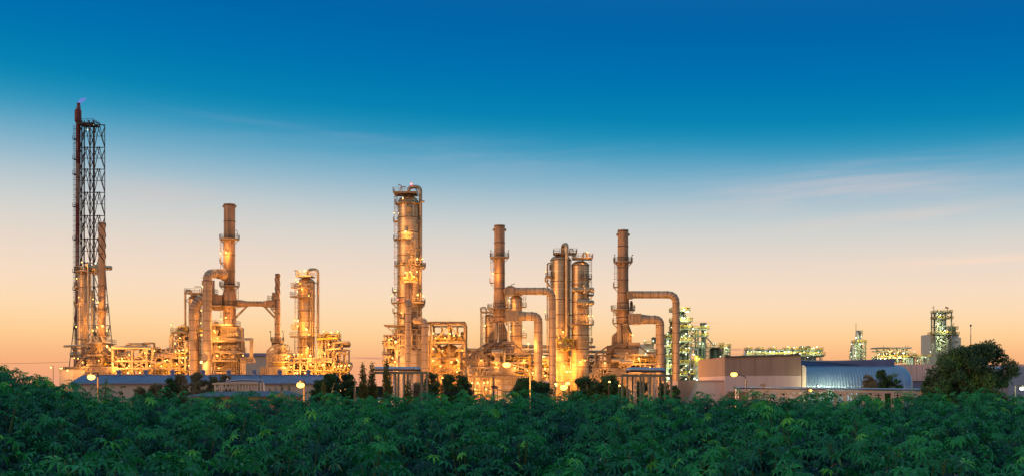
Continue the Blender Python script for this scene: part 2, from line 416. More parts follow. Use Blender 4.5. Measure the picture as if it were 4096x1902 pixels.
def clutter(g, t, x0, x1, y0, y1, dy0, dy1, n, seed, r=(.10, .32), mats=('pipe', 'steel', 'yellow_rail'), name='process_piping', drums=3, vert=.45):
    rn = random.Random(seed); mb = MB()
    X = lambda: rn.uniform(g.x(x0), g.x(x1)); Y = lambda: g.D+rn.uniform(dy0, dy1); zl, zh = g.z(y1), g.z(y0); Zr = lambda: rn.uniform(zl, zh)
    for i in range(n):
        mb.cur = rn.choices((0, 1, 2), (6, 3, .7))[0]; rr = rn.uniform(*r)
        a = Vector((X(), Y(), Zr())); P = [a]; d = 0 if rn.random() > vert else 2
        for k in range(rn.randint(1, 4)):
            b = P[-1].copy()
            if d == 2: b.z = Zr()
            elif d == 0: b.x = X() if rn.random() < .4 else min(g.x(x1), max(g.x(x0), b.x+rn.uniform(-6, 6)))
            else: b.y = Y()
            if (b-P[-1]).length > rr*4: P.append(b)
            d = {2: rn.choice((0, 1)), 0: rn.choice((2, 2, 1)), 1: rn.choice((0, 2))}[d]
        if len(P) > 1: mb.tube(rnd(P, rr*2.5, 3), rr, 8)
        if rn.random() < .35:
            c = P[-1]; mb.cyl(c-Vector((0, 0, .3)), c+Vector((0, 0, .35)), rr*2, seg=8); mb.cyl(c+Vector((0, 0, .35)), c+Vector((0, 0, 1.0)), .09, seg=6)
            mb.cyl(c+Vector((-.0, 0, 1.0)), c+Vector((0, 0, 1.12)), .35, seg=8)
    for i in range(drums):
        mb.cur = 0; c = Vector((X(), Y(), Zr())); h = rn.uniform(1.2, 3.2); q = rn.uniform(.5, 1.0)
        if rn.random() < .6: mb.cyl(c-Vector((h, 0, 0)), c+Vector((h, 0, 0)), q, seg=14); mb.sphere(c-Vector((h, 0, 0)), q, .5); mb.sphere(c+Vector((h, 0, 0)), q, .5)
        else: mb.cyl(c-Vector((0, 0, h*.6)), c+Vector((0, 0, h*.6)), q, seg=14); mb.sphere(c+Vector((0, 0, h*.6)), q, 1, 1, .5)
    return build(mb, name, list(mats), t)
def gooseneck(g, t, pts, r, name='vent_pipe', rad=None, seg=12, m='pipe', n=8):
    mb = MB(); pipe(mb, g, pts, r, g.m(rad) if rad else None, seg, n); return build(mb, name, m, t)
# ============================================================ ground
def canopy(x, y):
    t = np.clip((y-10)/(38-10), 0, 1); u = x/np.maximum(y, 5)
    z = 2.95+(4.11-2.95)*t**.75
    z = z+(1.45-t)*.20*np.sin(x*.55+y*.31)*np.sin(y*.43-x*.17+1.3)+(1.4-t)*.17*np.sin(x*1.25+2+.6*np.sin(y*.7))*np.sin(y*.95+.5*np.sin(x*.6))
    z = z+np.clip((-.352-u)/.11, 0, 1.35)*.98*t
    return z
def ground_h(x, y):
    f = np.clip((60-y)/16, 0, 1); f = f*f*(3-2*f)
    return np.maximum(0, (canopy(x, np.minimum(y, 44))-2.35))*f
gx = np.concatenate([[-6000, -2000, -700, -300, -120, -70], np.linspace(-45, 45, 61), [70, 120, 300, 700, 2000, 6000]])
gy = np.concatenate([[-200, -60], np.linspace(-20, 64, 57), [70, 80, 110, 160, 300, 600, 1500, 4000, 8500]])
XX, YY = np.meshgrid(gx, gy); ZZ = ground_h(XX, YY)*np.clip((160-np.abs(XX))/80, 0, 1)
gm = MB(); n0 = len(gx); gm.v = list(zip(XX.ravel().tolist(), YY.ravel().tolist(), ZZ.ravel().tolist()))
for j in range(len(gy)-1):
    for i in range(n0-1): gm.f.append([j*n0+i, j*n0+i+1, (j+1)*n0+i+1, (j+1)*n0+i]); gm.sm.append(True); gm.mi.append(0)
single(gm, 'ground', 'soil', kind='structure')
rm = MB(); rm.box(-110, 130, 84, 96, -.2, .012); single(rm, 'road', 'asphalt', kind='structure')
ym = MB(); ym.box(-190, 120, 262, 420, -.2, .02); single(ym, 'plant_yard', 'concrete', kind='structure')

# ============================================================ A  left cluster
g = G(345)
t = gthing(g, 'flare_tower', 'dark lattice derrick at the far left with red flare pipe and small blue flame', 'flare tower', 366)
mb = MB(); H0 = 1602-4; 
def corner(k, py):
    s = 1.0 if py <= 1080 else 1+(py-1080)/395*.86
    dx, dyy = [(-48, 0), (-9, -3.9), (50, 0), (9, 3.9)][k]
    cxx = 369 if py <= 1080 else 369-4*(py-1080)/395
    return g.p(cxx+dx*s, py, dyy*s)
lv = [500, 590, 677, 770, 863, 955, 1050, 1145, 1215, 1300, 1380, 1470, 1590]
for k in range(4):
    for a, b in zip(lv, lv[1:]): mb.bar(corner(k, a), corner(k, b), .20 if k != 1 else .34)
for j, a in enumerate(lv):
    for k in range(4):
        p, q = corner(k, a), corner((k+1) % 4, a); mb.bar(p, q, .24)
        if j < len(lv)-1:
            b = lv[j+1]; h = (p+q)/2; mb.sphere(h, .3, seg=6, rg=4)
            p2, q2 = corner(k, b), corner((k+1) % 4, b)
            if j < 6: mb.bar(h, p2, .17); mb.bar(h, q2, .17); m1 = (h+p2)/2; m2 = (h+q2)/2; mb.bar(m1, m2, .16); mb.bar(m1, p.lerp(p2, .5), .14); mb.bar(m2, q.lerp(q2, .5), .14); mb.bar(m1, p.lerp(p2, .06), .12); mb.bar(m2, q.lerp(q2, .06), .12)
            else: h2 = (p2+q2)/2; mb.bar(h2, p, .17); mb.bar(h2, q, .17); m1 = (h2+p)/2; m2 = (h2+q)/2; mb.bar(m1, m2, .15); mb.bar(m1, p2.lerp(p, .5), .14); mb.bar(m2, q2.lerp(q, .5), .14)
for a in (500, 677, 863, 1050, 1215): mb.bar(corner(0, a), corner(2, a), .2); mb.bar(corner(1, a), corner(3, a), .2)
mb.bar(corner(1, 500), g.p(355, 482, -2), .4); mb.bar(g.p(374, 482, 0), g.p(418, 505, 0), .16)
build(mb, 'lattice', 'dark_steel', t)
mb = MB(); 
for x in (327.5, 337): mb.bar(g.p(x, 484, 1), g.p(x-1, 1590, 1), .32)
mb.bar(g.p(374, 484, 1), g.p(372, 1590, 1), .3)
build(mb, 'riser_pipe', 'dark_steel', t)
mb = MB()
for a, b, mi in ((490, 655, 0), (655, 812, 1), (812, 975, 0), (975, 1150, 1), (1150, 1290, 0), (1290, 1598, 1)):
    mb.cur = mi; mb.cyl(g.p(311.5-(a-490)*.004, a), g.p(311.5-(b-490)*.004, b), g.m(7.8), seg=20)
mb.cur = 0
for y in range(520, 1500, 63): mb.cyl(g.p(311, y), g.p(311, y+2), g.m(8.6), seg=20)
build(mb, 'flare_pipe', ['flare_red', 'flare_white'], t)
mb = MB(); mb.cyl(g.p(312, 490), g.p(312, 486), g.m(8), g.m(12.5), 24); mb.cyl(g.p(312, 486), g.p(312, 442), g.m(13), seg=24); mb.cyl(g.p(312, 442), g.p(312, 436), g.m(13), g.m(7.5), 24); mb.cyl(g.p(314, 438), g.p(314, 416), g.m(5.8), seg=20); mb.cyl(g.p(314, 418), g.p(314, 413), g.m(7), seg=20)
for x in (304, 322): mb.bar(g.p(x, 441), g.p(x, 424), .12)
build(mb, 'flare_tip', 'flare_red', t)
mb = MB(); P = [g.p(315, 413), g.p(319, 408), g.p(326, 402), g.p(336, 397), g.p(346, 394)]
mb.tube(P, [.25, .6, .65, .45, .05], 8)
fl = bpy.data.materials.new('flame'); fl.use_nodes = True; q = fl.node_tree; q.nodes.clear(); e = q.nodes.new('ShaderNodeEmission'); e.inputs[0].default_value = (.22, .28, .85, 1); e.inputs[1].default_value = .8
tr = q.nodes.new('ShaderNodeBsdfTransparent'); mx = q.nodes.new('ShaderNodeMixShader'); mx.inputs[0].default_value = .5; o_ = q.nodes.new('ShaderNodeOutputMaterial'); q.links.new(tr.outputs[0], mx.inputs[1]); q.links.new(e.outputs[0], mx.inputs[2]); q.links.new(mx.outputs[0], o_.inputs[0]); MATS['flame'] = fl
build(mb, 'flame', 'flame', t)
ladder(g, t, 301, 500, 1380, -.3, .7, True, 'dark_steel')
for y in (560, 640, 700, 830, 960, 1090, 1160): 
    mb = MB(); mb.box(g.x(296), g.x(306), g.D-1.2, g.D+.5, g.z(y), g.z(y)+.2); railing(mb, [(g.x(296), g.D-1.2, g.z(y)), (g.x(306), g.D-1.2, g.z(y))]); build(mb, 'landing', 'dark_steel', t)
for y0 in (570, 755, 940):
    gooseneck(g, t, [(300, y0, -.8), (309, y0, -.8), (309, y0+34, -.8), (299, y0+34, -.8)], 1.6, 'loop_pipe', 3, m='flare_white')
boxplat(g, t, 321, 385, 498, -3, 3, 'dark_steel', 'dark_steel')
lamp(g, t, 374, 500, -3, 60, 'white', r=.12); lamp(g, t, 350, 519, -3, 60, 'white', r=.12); lamp(g, t, 382, 1052, -3, 120, 'white', r=.2)

g = G(322)
t = gthing(g, 'smokestack', 'plain brown stack with dark spiral strakes standing right of the flare tower', 'smokestack', 407, 'smokestacks of the refinery')
vessel(g, t, 407.5, 13.3, 890, 1345, prof=[(13.5, 890), (13.5, 1100), (14.5, 1120), (15, 1345)], m='stack_paint', step=9, name='shell')
mb = MB(); x0 = g.x(407.5)
def strakes(mb, g, cx, r, y0, y1, pitch, starts=2, w=.55):
    xx = g.x(cx); rr = g.m(r); za, zb = g.z(y0), g.z(y1); n = int((za-zb)/.35)
    for s in range(starts):
        P = [(xx+(rr+.05)*math.cos(2*math.pi*(k*.35/pitch)+s*2*math.pi/starts), g.D+(rr+.05)*math.sin(2*math.pi*(k*.35/pitch)+s*2*math.pi/starts), za-k*.35) for k in range(n)]
        mb.tube(P, w*.26, 5)
strakes(mb, g, 407.5, 13.5, 892, 1054, 9.0, 3); build(mb, 'strake', 'dark_steel', t)
mb = MB(); mb.cyl(g.p(407.5, 893), g.p(407.5, 889.5), g.m(14.5), seg=28); build(mb, 'rim', 'steel', t)
ringplat(g, t, 407.5, 15, 27, 1243, 150, 390); ringplat(g, t, 407.5, 15, 28, 1342, 150, 390); ladder(g, t, 391, 1240, 1345, -1.6)
mb = MB(); 
for x in (396, 402, 414, 420): mb.bar(g.p(x, 1345, -1.2), g.p(x, 1378, -1.2), .3)
build(mb, 'support', 'steel', t)
lamps(g, t, [(392, 1207, 1500), (410, 1302, 4200), (428, 1320, 500), (372, 1195, 400), (388, 1306, 900)], dy=-3)

t = gthing(g, 'distillation_column', 'slim two-width clad column inside the lattice of the flare tower', 'column', 333, 'distillation columns of the refinery', 10)
vessel(g, t, 333, 23, 1090, None, 10, prof=[(.01, 1084), (10, 1085), (17, 1090), (18, 1096), (18, 1198), (23.5, 1212), (23.5, 1640)], step=5)
ringplat(g, t, 333, 18, 34, 1082, 130, 410, 10); ringplat(g, t, 333, 19, 36, 1146, 170, 230, 10); ringplat(g, t, 333, 23, 36, 1218, 170, 230, 10)
clutter(g, t, 310, 362, 1050, 1080, 8, 12, 16, 3, (.1, .25), ('pipe', 'dark_steel', 'yellow_rail'), 'valve_group')
gooseneck(g, t, [(345, 1085, 9), (345, 1056, 8), (353, 1056, 7), (353, 1090, 6.6), (353, 1400, 6.6)], 4.2, 'overhead_pipe', 5)
gooseneck(g, t, [(361, 1095, 8), (363, 1100, 8), (363, 1215, 8), (368, 1225, 8), (368, 1400, 8)], 2.6, 'side_pipe', 5)
gooseneck(g, t, [(335, 1100, 6.5), (335, 1420, 6)], 1.4, 'side_pipe')
ladder(g, t, 317, 1082, 1380, 6, .8)
lamps(g, t, [(327, 1047, 1200, 30), (307, 1113, 600, 20), (314, 1187, 1200), (305, 1305, 600)], dy=7)
t = gthing(g, 'distillation_column', 'narrow pipe-like column between the two-width clad column and the spiral stack', 'column', 371, 'distillation columns of the refinery', 14)
vessel(g, t, 370, 7, 1160, None, 14, step=5, m='pipe'); lamps(g, t, [(368, 1270, 900), (372, 1320, 700)], dy=8)

t = gthing(g, 'fired_heater', 'square panelled heater braced by two long diagonal beams below the spiral stack', 'heater', 400, 'fired heaters under the stacks')
mb = MB(); Y0, Y1 = g.D-5, g.D+5
mb.box(g.x(386), g.x(432), Y0, Y1, g.z(1500), g.z(1376)); mb.cur = 1
for y in (1392, 1404, 1418, 1430, 1446, 1458, 1472, 1486): mb.box(g.x(385), g.x(433), Y0-.18, Y1, g.z(y), g.z(y)+.25)
for x in (386, 401, 417, 432): mb.box(g.x(x)-.15, g.x(x)+.15, Y0-.22, Y0, g.z(1500), g.z(1376))
build(mb, 'upper_casing', ['casing', 'steel'], t)
mb = MB(); mb.box(g.x(293), g.x(508), Y0-2, Y1, 0, g.z(1468)); mb.cur = 1
for x in range(293, 509, 19): mb.box(g.x(x)-.14, g.x(x)+.14, Y0-2.2, Y0-2, 0, g.z(1468))
for y in (1468, 1486, 1530): mb.box(g.x(292), g.x(509), Y0-2.25, Y0-2.03, g.z(y)-.15, g.z(y)+.15)
build(mb, 'lower_casing', ['casing', 'steel'], t)
mb = MB()
for x0_, y0_, x1_, y1_ in ((302, 1465, 384, 1374), (500, 1465, 432, 1386)):
    mb.bar(g.p(x0_, y0_, -6.5), g.p(x1_, y1_, -6.5), .62); mb.bar(g.p(x0_, y0_, 3), g.p(x1_, y1_, 3), .5)
for x in (298, 304, 330, 334, 371, 378, 467, 470): mb.bar(g.p(x, 1380 if x < 380 else 1390, -6), g.p(x, 1468, -6), .4)
for x in (342, 360): mb.bar(g.p(x, 1466, 2), g.p(334 if x == 342 else 350, 1392, 2), .3)
for y in (1392, 1430, 1464): mb.bar(g.p(296, y, -6), g.p(385, y, -6), .36)
for y in (1430,): mb.bar(g.p(432, y, -6), g.p(500, y, -6), .36)
mb.bar(g.p(302, 1464, -6.5), g.p(302, 1464, 3), .3); mb.bar(g.p(500, 1464, -6.5), g.p(500, 1464, 3), .3); mb.bar(g.p(384, 1376, -6.5), g.p(384, 1376, 3), .3)
build(mb, 'bracing', 'ring_steel', t)
boxplat(g, t, 384, 440, 1371, -7, 5); boxplat(g, t, 384, 440, 1418, -7, -5); boxplat(g, t, 384, 440, 1456, -7.5, -5)
mb = MB(); pipe(mb, g, [(258, 1383, -6.2), (340, 1381, -6.2)], 4.6); pipe(mb, g, [(342, 1380, -6), (390, 1380, -6)], 5.2); mb.sphere(g.p(258, 1383, -6.2), g.m(4.6)); build(mb, 'header_pipe', 'pipe', t)
lamps(g, t, [(428, 1383, 5200), (297, 1430, 300), (312, 1432, 300), (440, 1395, 900), (330, 1448, 1200), (450, 1452, 1500), (395, 1440, 0)], dy=-8)
clutter(g, t, 300, 384, 1395, 1460, -3, 4, 16, 5); clutter(g, t, 436, 505, 1395, 1462, -3, 4, 40, 6)

g = G(318)
t = gthing(g, 'pipe_rack', 'two-bay braced pipe rack with a loop of fat pipe just right of the braced heater', 'pipe rack', 560, 'steel pipe racks of the refinery')
grid(g, t, [467, 543, 600, 624], [1393, 1443, 1473], -3, 4, .55, brace='  XX', bays=[1], name='frame')
grid(g, t, [548, 632], [1394, 1443, 1472], 6, 12, .5, brace='A')
mb = MB(); pipe(mb, g, [(446, 1388, -3), (600, 1388, -3)], 6.2); mb.sphere(g.p(601, 1388, -3), g.m(6.2)); pipe(mb, g, [(505, 1400, 2), (505, 1375, 2), (573, 1375, 2)], 5.2, g.m(18)); build(mb, 'header_pipe', 'pipe', t)
mb = MB()
for x in (573, 583, 617): mb.bar(g.p(x, 1394, 0), g.p(x, 1371, 0), .5)
mb.bar(g.p(573, 1371, 0), g.p(617, 1371, 0), .5); mb.bar(g.p(583, 1377, 0), g.p(600, 1377, 0), .3); build(mb, 'gantry', 'steel', t)
mb = MB()
for k, q in enumerate((0, 7)): pipe(mb, g, [(470, 1421+q, 0), (514, 1421+q, 0), (521-q*.6, 1440, 0), (521-q*.6, 1600, 0)], 4.2, g.m(14))
mb.cyl(g.p(505, 1420, 1), g.p(505, 1398, 1), g.m(4)); build(mb, 'loop_pipe', 'pipe', t)
boxplat(g, t, 460, 634, 1494, -4, 5, 'yellow_rail'); boxplat(g, t, 545, 630, 1442, -3, 4)
clutter(g, t, 462, 545, 1425, 1495, 0, 8, 46, 7); clutter(g, t, 548, 630, 1398, 1495, -1, 8, 110, 8, drums=6)
lamps(g, t, [(517, 1418, 900), (527, 1417, 900), (488, 1433, 1300), (516, 1460, 1800), (508, 1470, 3500), (580, 1409, 900), (607, 1402, 1800), (618, 1401, 1200), (576, 1440, 700), (512, 1490, 2500), (560, 1488, 1500), (600, 1462, 1500), (470, 1475, 1200)], dy=-3)

t = gthing(g, 'exchanger_deck', 'low crowded exchanger deck of loops and drums left of the two fat ducts', 'process unit', 700, 'low process units of the refinery', 2)
grid(g, t, [640, 668, 700, 735, 758], [1413, 1430, 1472], -4, 5, .5, brace=' ')
mb = MB(); mb.box(g.x(643), g.x(725), g.D-4.6, g.D+2, g.z(1430), g.z(1416)); mb.cur = 1
for x in range(643, 726, 9): mb.box(g.x(x)-.07, g.x(x)+.07, g.D-4.75, g.D-4.6, g.z(1430), g.z(1416))
build(mb, 'fan_casing', ['casing', 'steel'], t)
mb = MB(); pipe(mb, g, [(664, 1413, -3), (664, 1392, -3), (702, 1392, -3), (702, 1413, -3)], 3.8, g.m(9)); pipe(mb, g, [(645, 1413, -1), (648, 1395, -1)], 2.2); pipe(mb, g, [(670, 1410, -1), (676, 1403, -1), (740, 1403, -1), (740, 1413, -1)], 2.4); build(mb, 'loop_pipe', 'pipe', t)
mb = MB(); mb.cyl(g.p(640, 1443, 0), g.p(735, 1443, 0), g.m(9), seg=20); build(mb, 'drum', 'pipe', t)
mb = MB(); mb.box(g.x(632), g.x(760), g.D-4, g.D+4, g.z(1479), g.z(1471)); build(mb, 'girder', 'steel', t)
boxplat(g, t, 634, 745, 1468, -5.5, -4, 'yellow_rail'); boxplat(g, t, 720, 760, 1428, -5, 2, 'yellow_rail'); boxplat(g, t, 634, 760, 1496, -5, 0, 'yellow_rail')
clutter(g, t, 634, 760, 1446, 1470, -4, 3, 70, 9, drums=5); clutter(g, t, 634, 760, 1482, 1500, -3, 3, 30, 10); clutter(g, t, 735, 762, 1385, 1470, -3, 4, 30, 12)
lamps(g, t, [(660, 1441, 1800), (669, 1438, 900), (717, 1400, 1300, 14), (733, 1398, 900, 14), (702, 1404, 500, 10), (707, 1454, 1300), (727, 1447, 900, 14), (732, 1428, 700), (745, 1427, 700), (645, 1462, 1300), (690, 1486, 1500), (755, 1460, 1200)], dy=-5)

t = gthing(g, 'process_unit', 'raised valve deck with bristling relief valves left of the tall looped pipe', 'process unit', 716, 'low process units of the refinery', 6)
grid(g, t, [683, 704, 728, 752], [1325, 1342, 1360, 1400], 2, 9, .4, brace=' ', name='frame')
boxplat(g, t, 682, 706, 1327, 0, 9, 'yellow_rail'); boxplat(g, t, 706, 754, 1325, 0, 9)
clutter(g, t, 704, 752, 1303, 1325, 2, 7, 26, 14, (.08, .2), ('yellow_rail', 'green_steel', 'pipe'), 'relief_valves', vert=.8, drums=1); clutter(g, t, 688, 752, 1330, 1410, 3, 8, 45, 15)
mb = MB(); mb.cyl(g.p(712, 1386, 3), g.p(742, 1386, 3), g.m(9), seg=20); mb.sphere(g.p(712, 1386, 3), g.m(9), .5); mb.sphere(g.p(742, 1386, 3), g.m(9), .5); build(mb, 'drum', 'pipe', t)
mb = MB(); pipe(mb, g, [(680, 1600, 1), (680, 1338, 1), (697, 1334, 1)], 3.6, g.m(10)); pipe(mb, g, [(686, 1600, 2), (688, 1350, 2), (697, 1342, 2)], 2.2, g.m(8)); build(mb, 'riser_pipe', 'pipe', t)
lamps(g, t, [(686, 1297, 500, 30), (720, 1350, 500), (748, 1372, 700), (700, 1372, 500)], dy=1)

g = G(330)
t = gthing(g, 'distillation_column', 'domed reactor column half hidden behind the two fat elbow ducts', 'column', 777, 'distillation columns of the refinery')
vessel(g, t, 781, 26, 1180, step=5); boxplat(g, t, 753, 813, 1172, -4, 4); ringplat(g, t, 781, 26, 40, 1257, 250, 370); ringplat(g, t, 781, 26, 40, 1330, 250, 370)
gooseneck(g, t, [(766, 1182, -1), (766, 1160, -1), (741, 1160, -1), (741, 1349, -1), (700, 1352, -1)], 4.4, 'overhead_pipe', 12); gooseneck(g, t, [(778, 1145, 0), (806, 1145, 0), (806, 1185, 0)], 1.6, 'vent_pipe', 8)
ladder(g, t, 806, 1185, 1480, -2); mb = MB(); mb.bar(g.p(740, 1295, -1), g.p(758, 1312, -1), .2); mb.bar(g.p(740, 1197, -1), g.p(758, 1212, -1), .2); mb.bar(g.p(735, 1197, -1), g.p(758, 1197, -1), .2); build(mb, 'bracket', 'steel', t)
pipe(mb := MB(), g, [(756, 1185, -4), (756, 1500, -4)], 1.6); build(mb, 'side_pipe', 'pipe', t)
lamps(g, t, [(811, 1145, 900), (805, 1240, 500), (806, 1338, 1500), (803, 1290, 400)], dy=-5)

g = G(306)
t = gthing(g, 'flue_duct', 'shorter and fatter of the two ducts left of the tallest left stack, elbow turned right', 'duct', 777, 'large flue ducts')
duct(g, t, [(777, 1600, 0), (777, 1222, 0), (800, 1198, 1), (862, 1198, 6)], 19.2, 22, 2.9, n=3)
mb = MB(); mb.cyl(g.p(777, 1250), g.p(777, 1247), g.m(21), seg=24); mb.bar(g.p(770, 1245, -1.4), g.p(770, 1258, -1.4), .3); build(mb, 'flange', 'steel', t)
g = G(300)
t = gthing(g, 'flue_duct', 'taller duct arching right into the tallest left stack at its upper collar', 'duct', 829, 'large flue ducts')
duct(g, t, [(829, 1600, 0), (829, 1093, 0), (868, 1093, 4), (888, 1095, 6)], 17.2, 30, 2.7, n=4)
mb = MB(); mb.cyl(g.p(829, 1129), g.p(829, 1126), g.m(19), seg=24); mb.cyl(g.p(829, 1112), g.p(829, 1109), g.m(18.6), seg=24); [mb.box(g.x(x)-.2, g.x(x)+.2, g.D-.3, g.D+.3, g.z(1138), g.z(1122)) for x in (811, 847)]; mb.cyl(g.p(872, 1094, 5), g.p(894, 1095, 7), g.m(20), g.m(23), 20); build(mb, 'flange', 'duct_paint', t)
lamp(g, t, 805, 1447, -3, 4200, 'orange', 0, .32)

g = G(310)
t = gthing(g, 'smokestack', 'tallest brown furnace stack of the left half, wide collar and side platforms', 'smokestack', 918, 'smokestacks of the refinery')
vessel(g, t, 918, 22, 818, 1320, prof=[(22.3, 818), (22.3, 955), (21.5, 1140), (20, 1150), (27.5, 1176), (28, 1222), (25, 1226), (24.5, 1300), (28, 1312)], m='stack_paint', step=4.4, name='shell')
mb = MB(); mb.cyl(g.p(918, 820), g.p(918, 816.5), g.m(23.3), seg=32); [mb.sphere(g.p(x, 826), .4, seg=8, rg=5) for x in (895, 941)]; build(mb, 'rim', 'steel', t)
ringplat(g, t, 918, 22, 39, 955, 140, 400); ringplat(g, t, 918, 22, 38, 1048, 165, 215); ringplat(g, t, 918, 21, 39, 1142, 130, 410); ringplat(g, t, 918, 27, 38, 1222, 150, 390)
ladder(g, t, 888, 955, 1048, -1.2); ladder(g, t, 888, 1048, 1095, -1.2, cage=False); ladder(g, t, 948, 1142, 1222, -1.5); ladder(g, t, 888, 1225, 1300, -2)
mb = MB(); mb.box(g.x(889), g.x(898), g.D-1.4, g.D+1.4, g.z(1120), g.z(1076)); 
for x in (890, 898, 906, 914): mb.bar(g.p(x, 1120, -1.8), g.p(x, 1077, -1.8), .22)
for y in (1078, 1119): mb.bar(g.p(889, y, -1.8), g.p(915, y, -1.8), .22)
build(mb, 'duct_collar', 'casing', t)
mb = MB(); mb.box(g.x(846), g.x(895), g.D-2, g.D+3, g.z(1238), g.z(1180)); mb.cur = 1
for x in (846, 858, 870, 882, 894): mb.box(g.x(x)-.1, g.x(x)+.1, g.D-2.2, g.D-2, g.z(1238), g.z(1180))
build(mb, 'breeching_box', ['stack_paint', 'steel'], t); boxplat(g, t, 848, 872, 1175, -3, 0); boxplat(g, t, 850, 895, 1222, -3.5, -2)
mb = MB(); mb.bar(g.p(852, 1180), g.p(852, 1120), .5); mb.bar(g.p(856, 1120), g.p(856, 1180), .3); build(mb, 'support', 'steel', t)
mb = MB(); mb.bar(g.p(950, 955, -1), g.p(950, 925, -1), .12); mb.box(g.x(947), g.x(951), g.D-1.2, g.D-.8, g.z(925), g.z(922)); mb.bar(g.p(936, 1142, -1), g.p(936, 1108, -1), .1); build(mb, 'lamp_post', 'lamp_housing', t)
lamps(g, t, [(904, 1009, 1500), (882, 1011, 900)], dy=-2.6); lamps(g, t, [(885, 1275, 700), (903, 1268, 900)], dy=-3.5)
t = gthing(g, 'flue_duct', 'straight level duct bridging the tallest left stack and the slim stack to its right', 'duct', 1000, 'large flue ducts')
mb = MB(); mb.cyl(g.p(946, 1212), g.p(965, 1213), g.m(15), g.m(15), 20); mb.cyl(g.p(965, 1213), g.p(985, 1213), g.m(15), g.m(10.5), 20); mb.cyl(g.p(985, 1213), g.p(1055, 1214), g.m(10.5), seg=20); mb.cyl(g.p(1055, 1214), g.p(1070, 1214), g.m(10.5), g.m(15), 20); mb.cur = 1
for x in (966, 985, 1000, 1014, 1028, 1042, 1055): mb.cyl(g.p(x, 1213), g.p(x+1.5, 1213), g.m(11.6), seg=20)
build(mb, 'duct', ['stack_paint', 'steel'], t)
mb = MB(); mb.bar(g.p(988, 1222), g.p(941, 1270), .5); mb.bar(g.p(1056, 1222), g.p(1099, 1268), .5); mb.bar(g.p(989, 1216), g.p(989, 1226), .6); mb.bar(g.p(1055, 1216), g.p(1055, 1226), .6); build(mb, 'strut', 'steel', t)

t = gthing(g, 'fired_heater', 'tiered round heater with burner rows and nested bent pipes under the tallest left stack', 'heater', 920, 'fired heaters under the stacks', 0)
mb = MB(); mb.box(g.x(897), g.x(962), g.D-4, g.D+4, g.z(1362), g.z(1308)); mb.box(g.x(897), g.x(960), g.D-4, g.D+4, g.z(1405), g.z(1366)); mb.cur = 1
for y in (1310, 1340, 1361, 1372, 1402): mb.box(g.x(896), g.x(963), g.D-4.25, g.D-4, g.z(y)-.15, g.z(y)+.15)
build(mb, 'convection_box', ['dark_casing', 'steel'], t)
for x in (915, 926, 937, 948):
    for y in (1332, 1378): mb = MB(); mb.cyl(g.p(x, y, -4.6), g.p(x, y+9, -4.6), .45, seg=10); mb.sphere(g.p(x, y, -4.6), .5, seg=8, rg=5); build(mb, 'burner', 'pipe', t)
vessel(g, t, 925, 42, 1412, None, 0, 'casing', 'drum', False, 3.6)
mb = MB(); 
for k in range(16):
    a = math.pi+math.pi*k/15; mb.bar((g.x(925)+g.m(43)*math.cos(a), g.D+g.m(43)*math.sin(a), 0), (g.x(925)+g.m(43)*math.cos(a), g.D+g.m(43)*math.sin(a), g.z(1412)), .3)
build(mb, 'rib', 'steel', t)
for y, x0_, x1_ in ((1300, 865, 955), (1363, 858, 968), (1404, 852, 978), (1440, 860, 975)): boxplat(g, t, x0_, x1_, y, -7, 2)
boxplat(g, t, 890, 968, 1487, -7.5, -3); boxplat(g, t, 850, 884, 1341, -7, 0, 'yellow_rail')
grid(g, t, [854, 872, 884], [1308, 1343, 1368, 1404, 1440], -6, 2, .42, brace='/ ', name='stair_frame')
mb = MB(); [mb.bar(g.p(x, 1318, -5), g.p(x, 1405, -5), .4) for x in (968,)]; mb.bar(g.p(957, 1305, -5), g.p(968, 1318, -5), .4); mb.bar(g.p(975, 1364, -4), g.p(975, 1410, -4), .5); build(mb, 'bracket', 'steel', t)
clutter(g, t, 856, 900, 1310, 1500, -5, 2, 90, 21, drums=4); clutter(g, t, 890, 975, 1406, 1440, -6, -4.4, 26, 22)
mb = MB()
for k in range(4): pipe(mb, g, [(905, 1352+k*.8, -6-k*.5), (1012-k*4, 1352+k*2.4, -6-k*.5), (1012-k*4, 1440-k*4, -6-k*.5), (962, 1441-k*4+3, -6-k*.5)], 1.9, g.m(5))
for x in (964, 970, 976, 981): pipe(mb, g, [(x, 1440, -6), (x, 1600, -6)], 2.2)
pipe(mb, g, [(880, 1410, -7.2), (976, 1410, -7.2)], 3.4); pipe(mb, g, [(960, 1432, -6), (1016, 1434, -6), (1017, 1448, -6), (965, 1448, -6)], 3.2, g.m(5)); build(mb, 'coil_pipes', 'pipe', t)
lamps(g, t, [(857, 1320, 1500), (861, 1327, 900), (870, 1352, 1300), (878, 1385, 900), (868, 1420, 900), (875, 1470, 900), (972, 1420, 400), (905, 1296, 2200)], dy=-7)

t = gthing(g, 'smokestack', 'slim spiral-straked stack between the tallest left stack and the bright looped column', 'smokestack', 1109, 'smokestacks of the refinery')
vessel(g, t, 1110, 10, 1093, 1378, prof=[(9, 1093), (9.3, 1190), (11, 1200), (11.5, 1240), (11, 1345), (12.5, 1352), (13, 1378)], m='stack_paint', step=3.6)
mb = MB(); strakes(mb, g, 1110, 9, 1096, 1192, 7.2, 3, .45); build(mb, 'strake', 'dark_steel', t)
mb = MB(); mb.box(g.x(1068), g.x(1100), g.D-1.5, g.D+1.5, g.z(1227), g.z(1201)); mb.bar(g.p(1094, 1200), g.p(1094, 1168), .7); build(mb, 'breeching_box', 'stack_paint', t)
boxplat(g, t, 1076, 1092, 1200, -2, 1); ringplat(g, t, 1110, 12, 27, 1233, 150, 260); ringplat(g, t, 1110, 12, 25, 1364, 130, 410); ringplat(g, t, 1110, 12, 22, 1378, 130, 410)
ladder(g, t, 1113, 1233, 1364, -1.6, .7)
mb = MB()
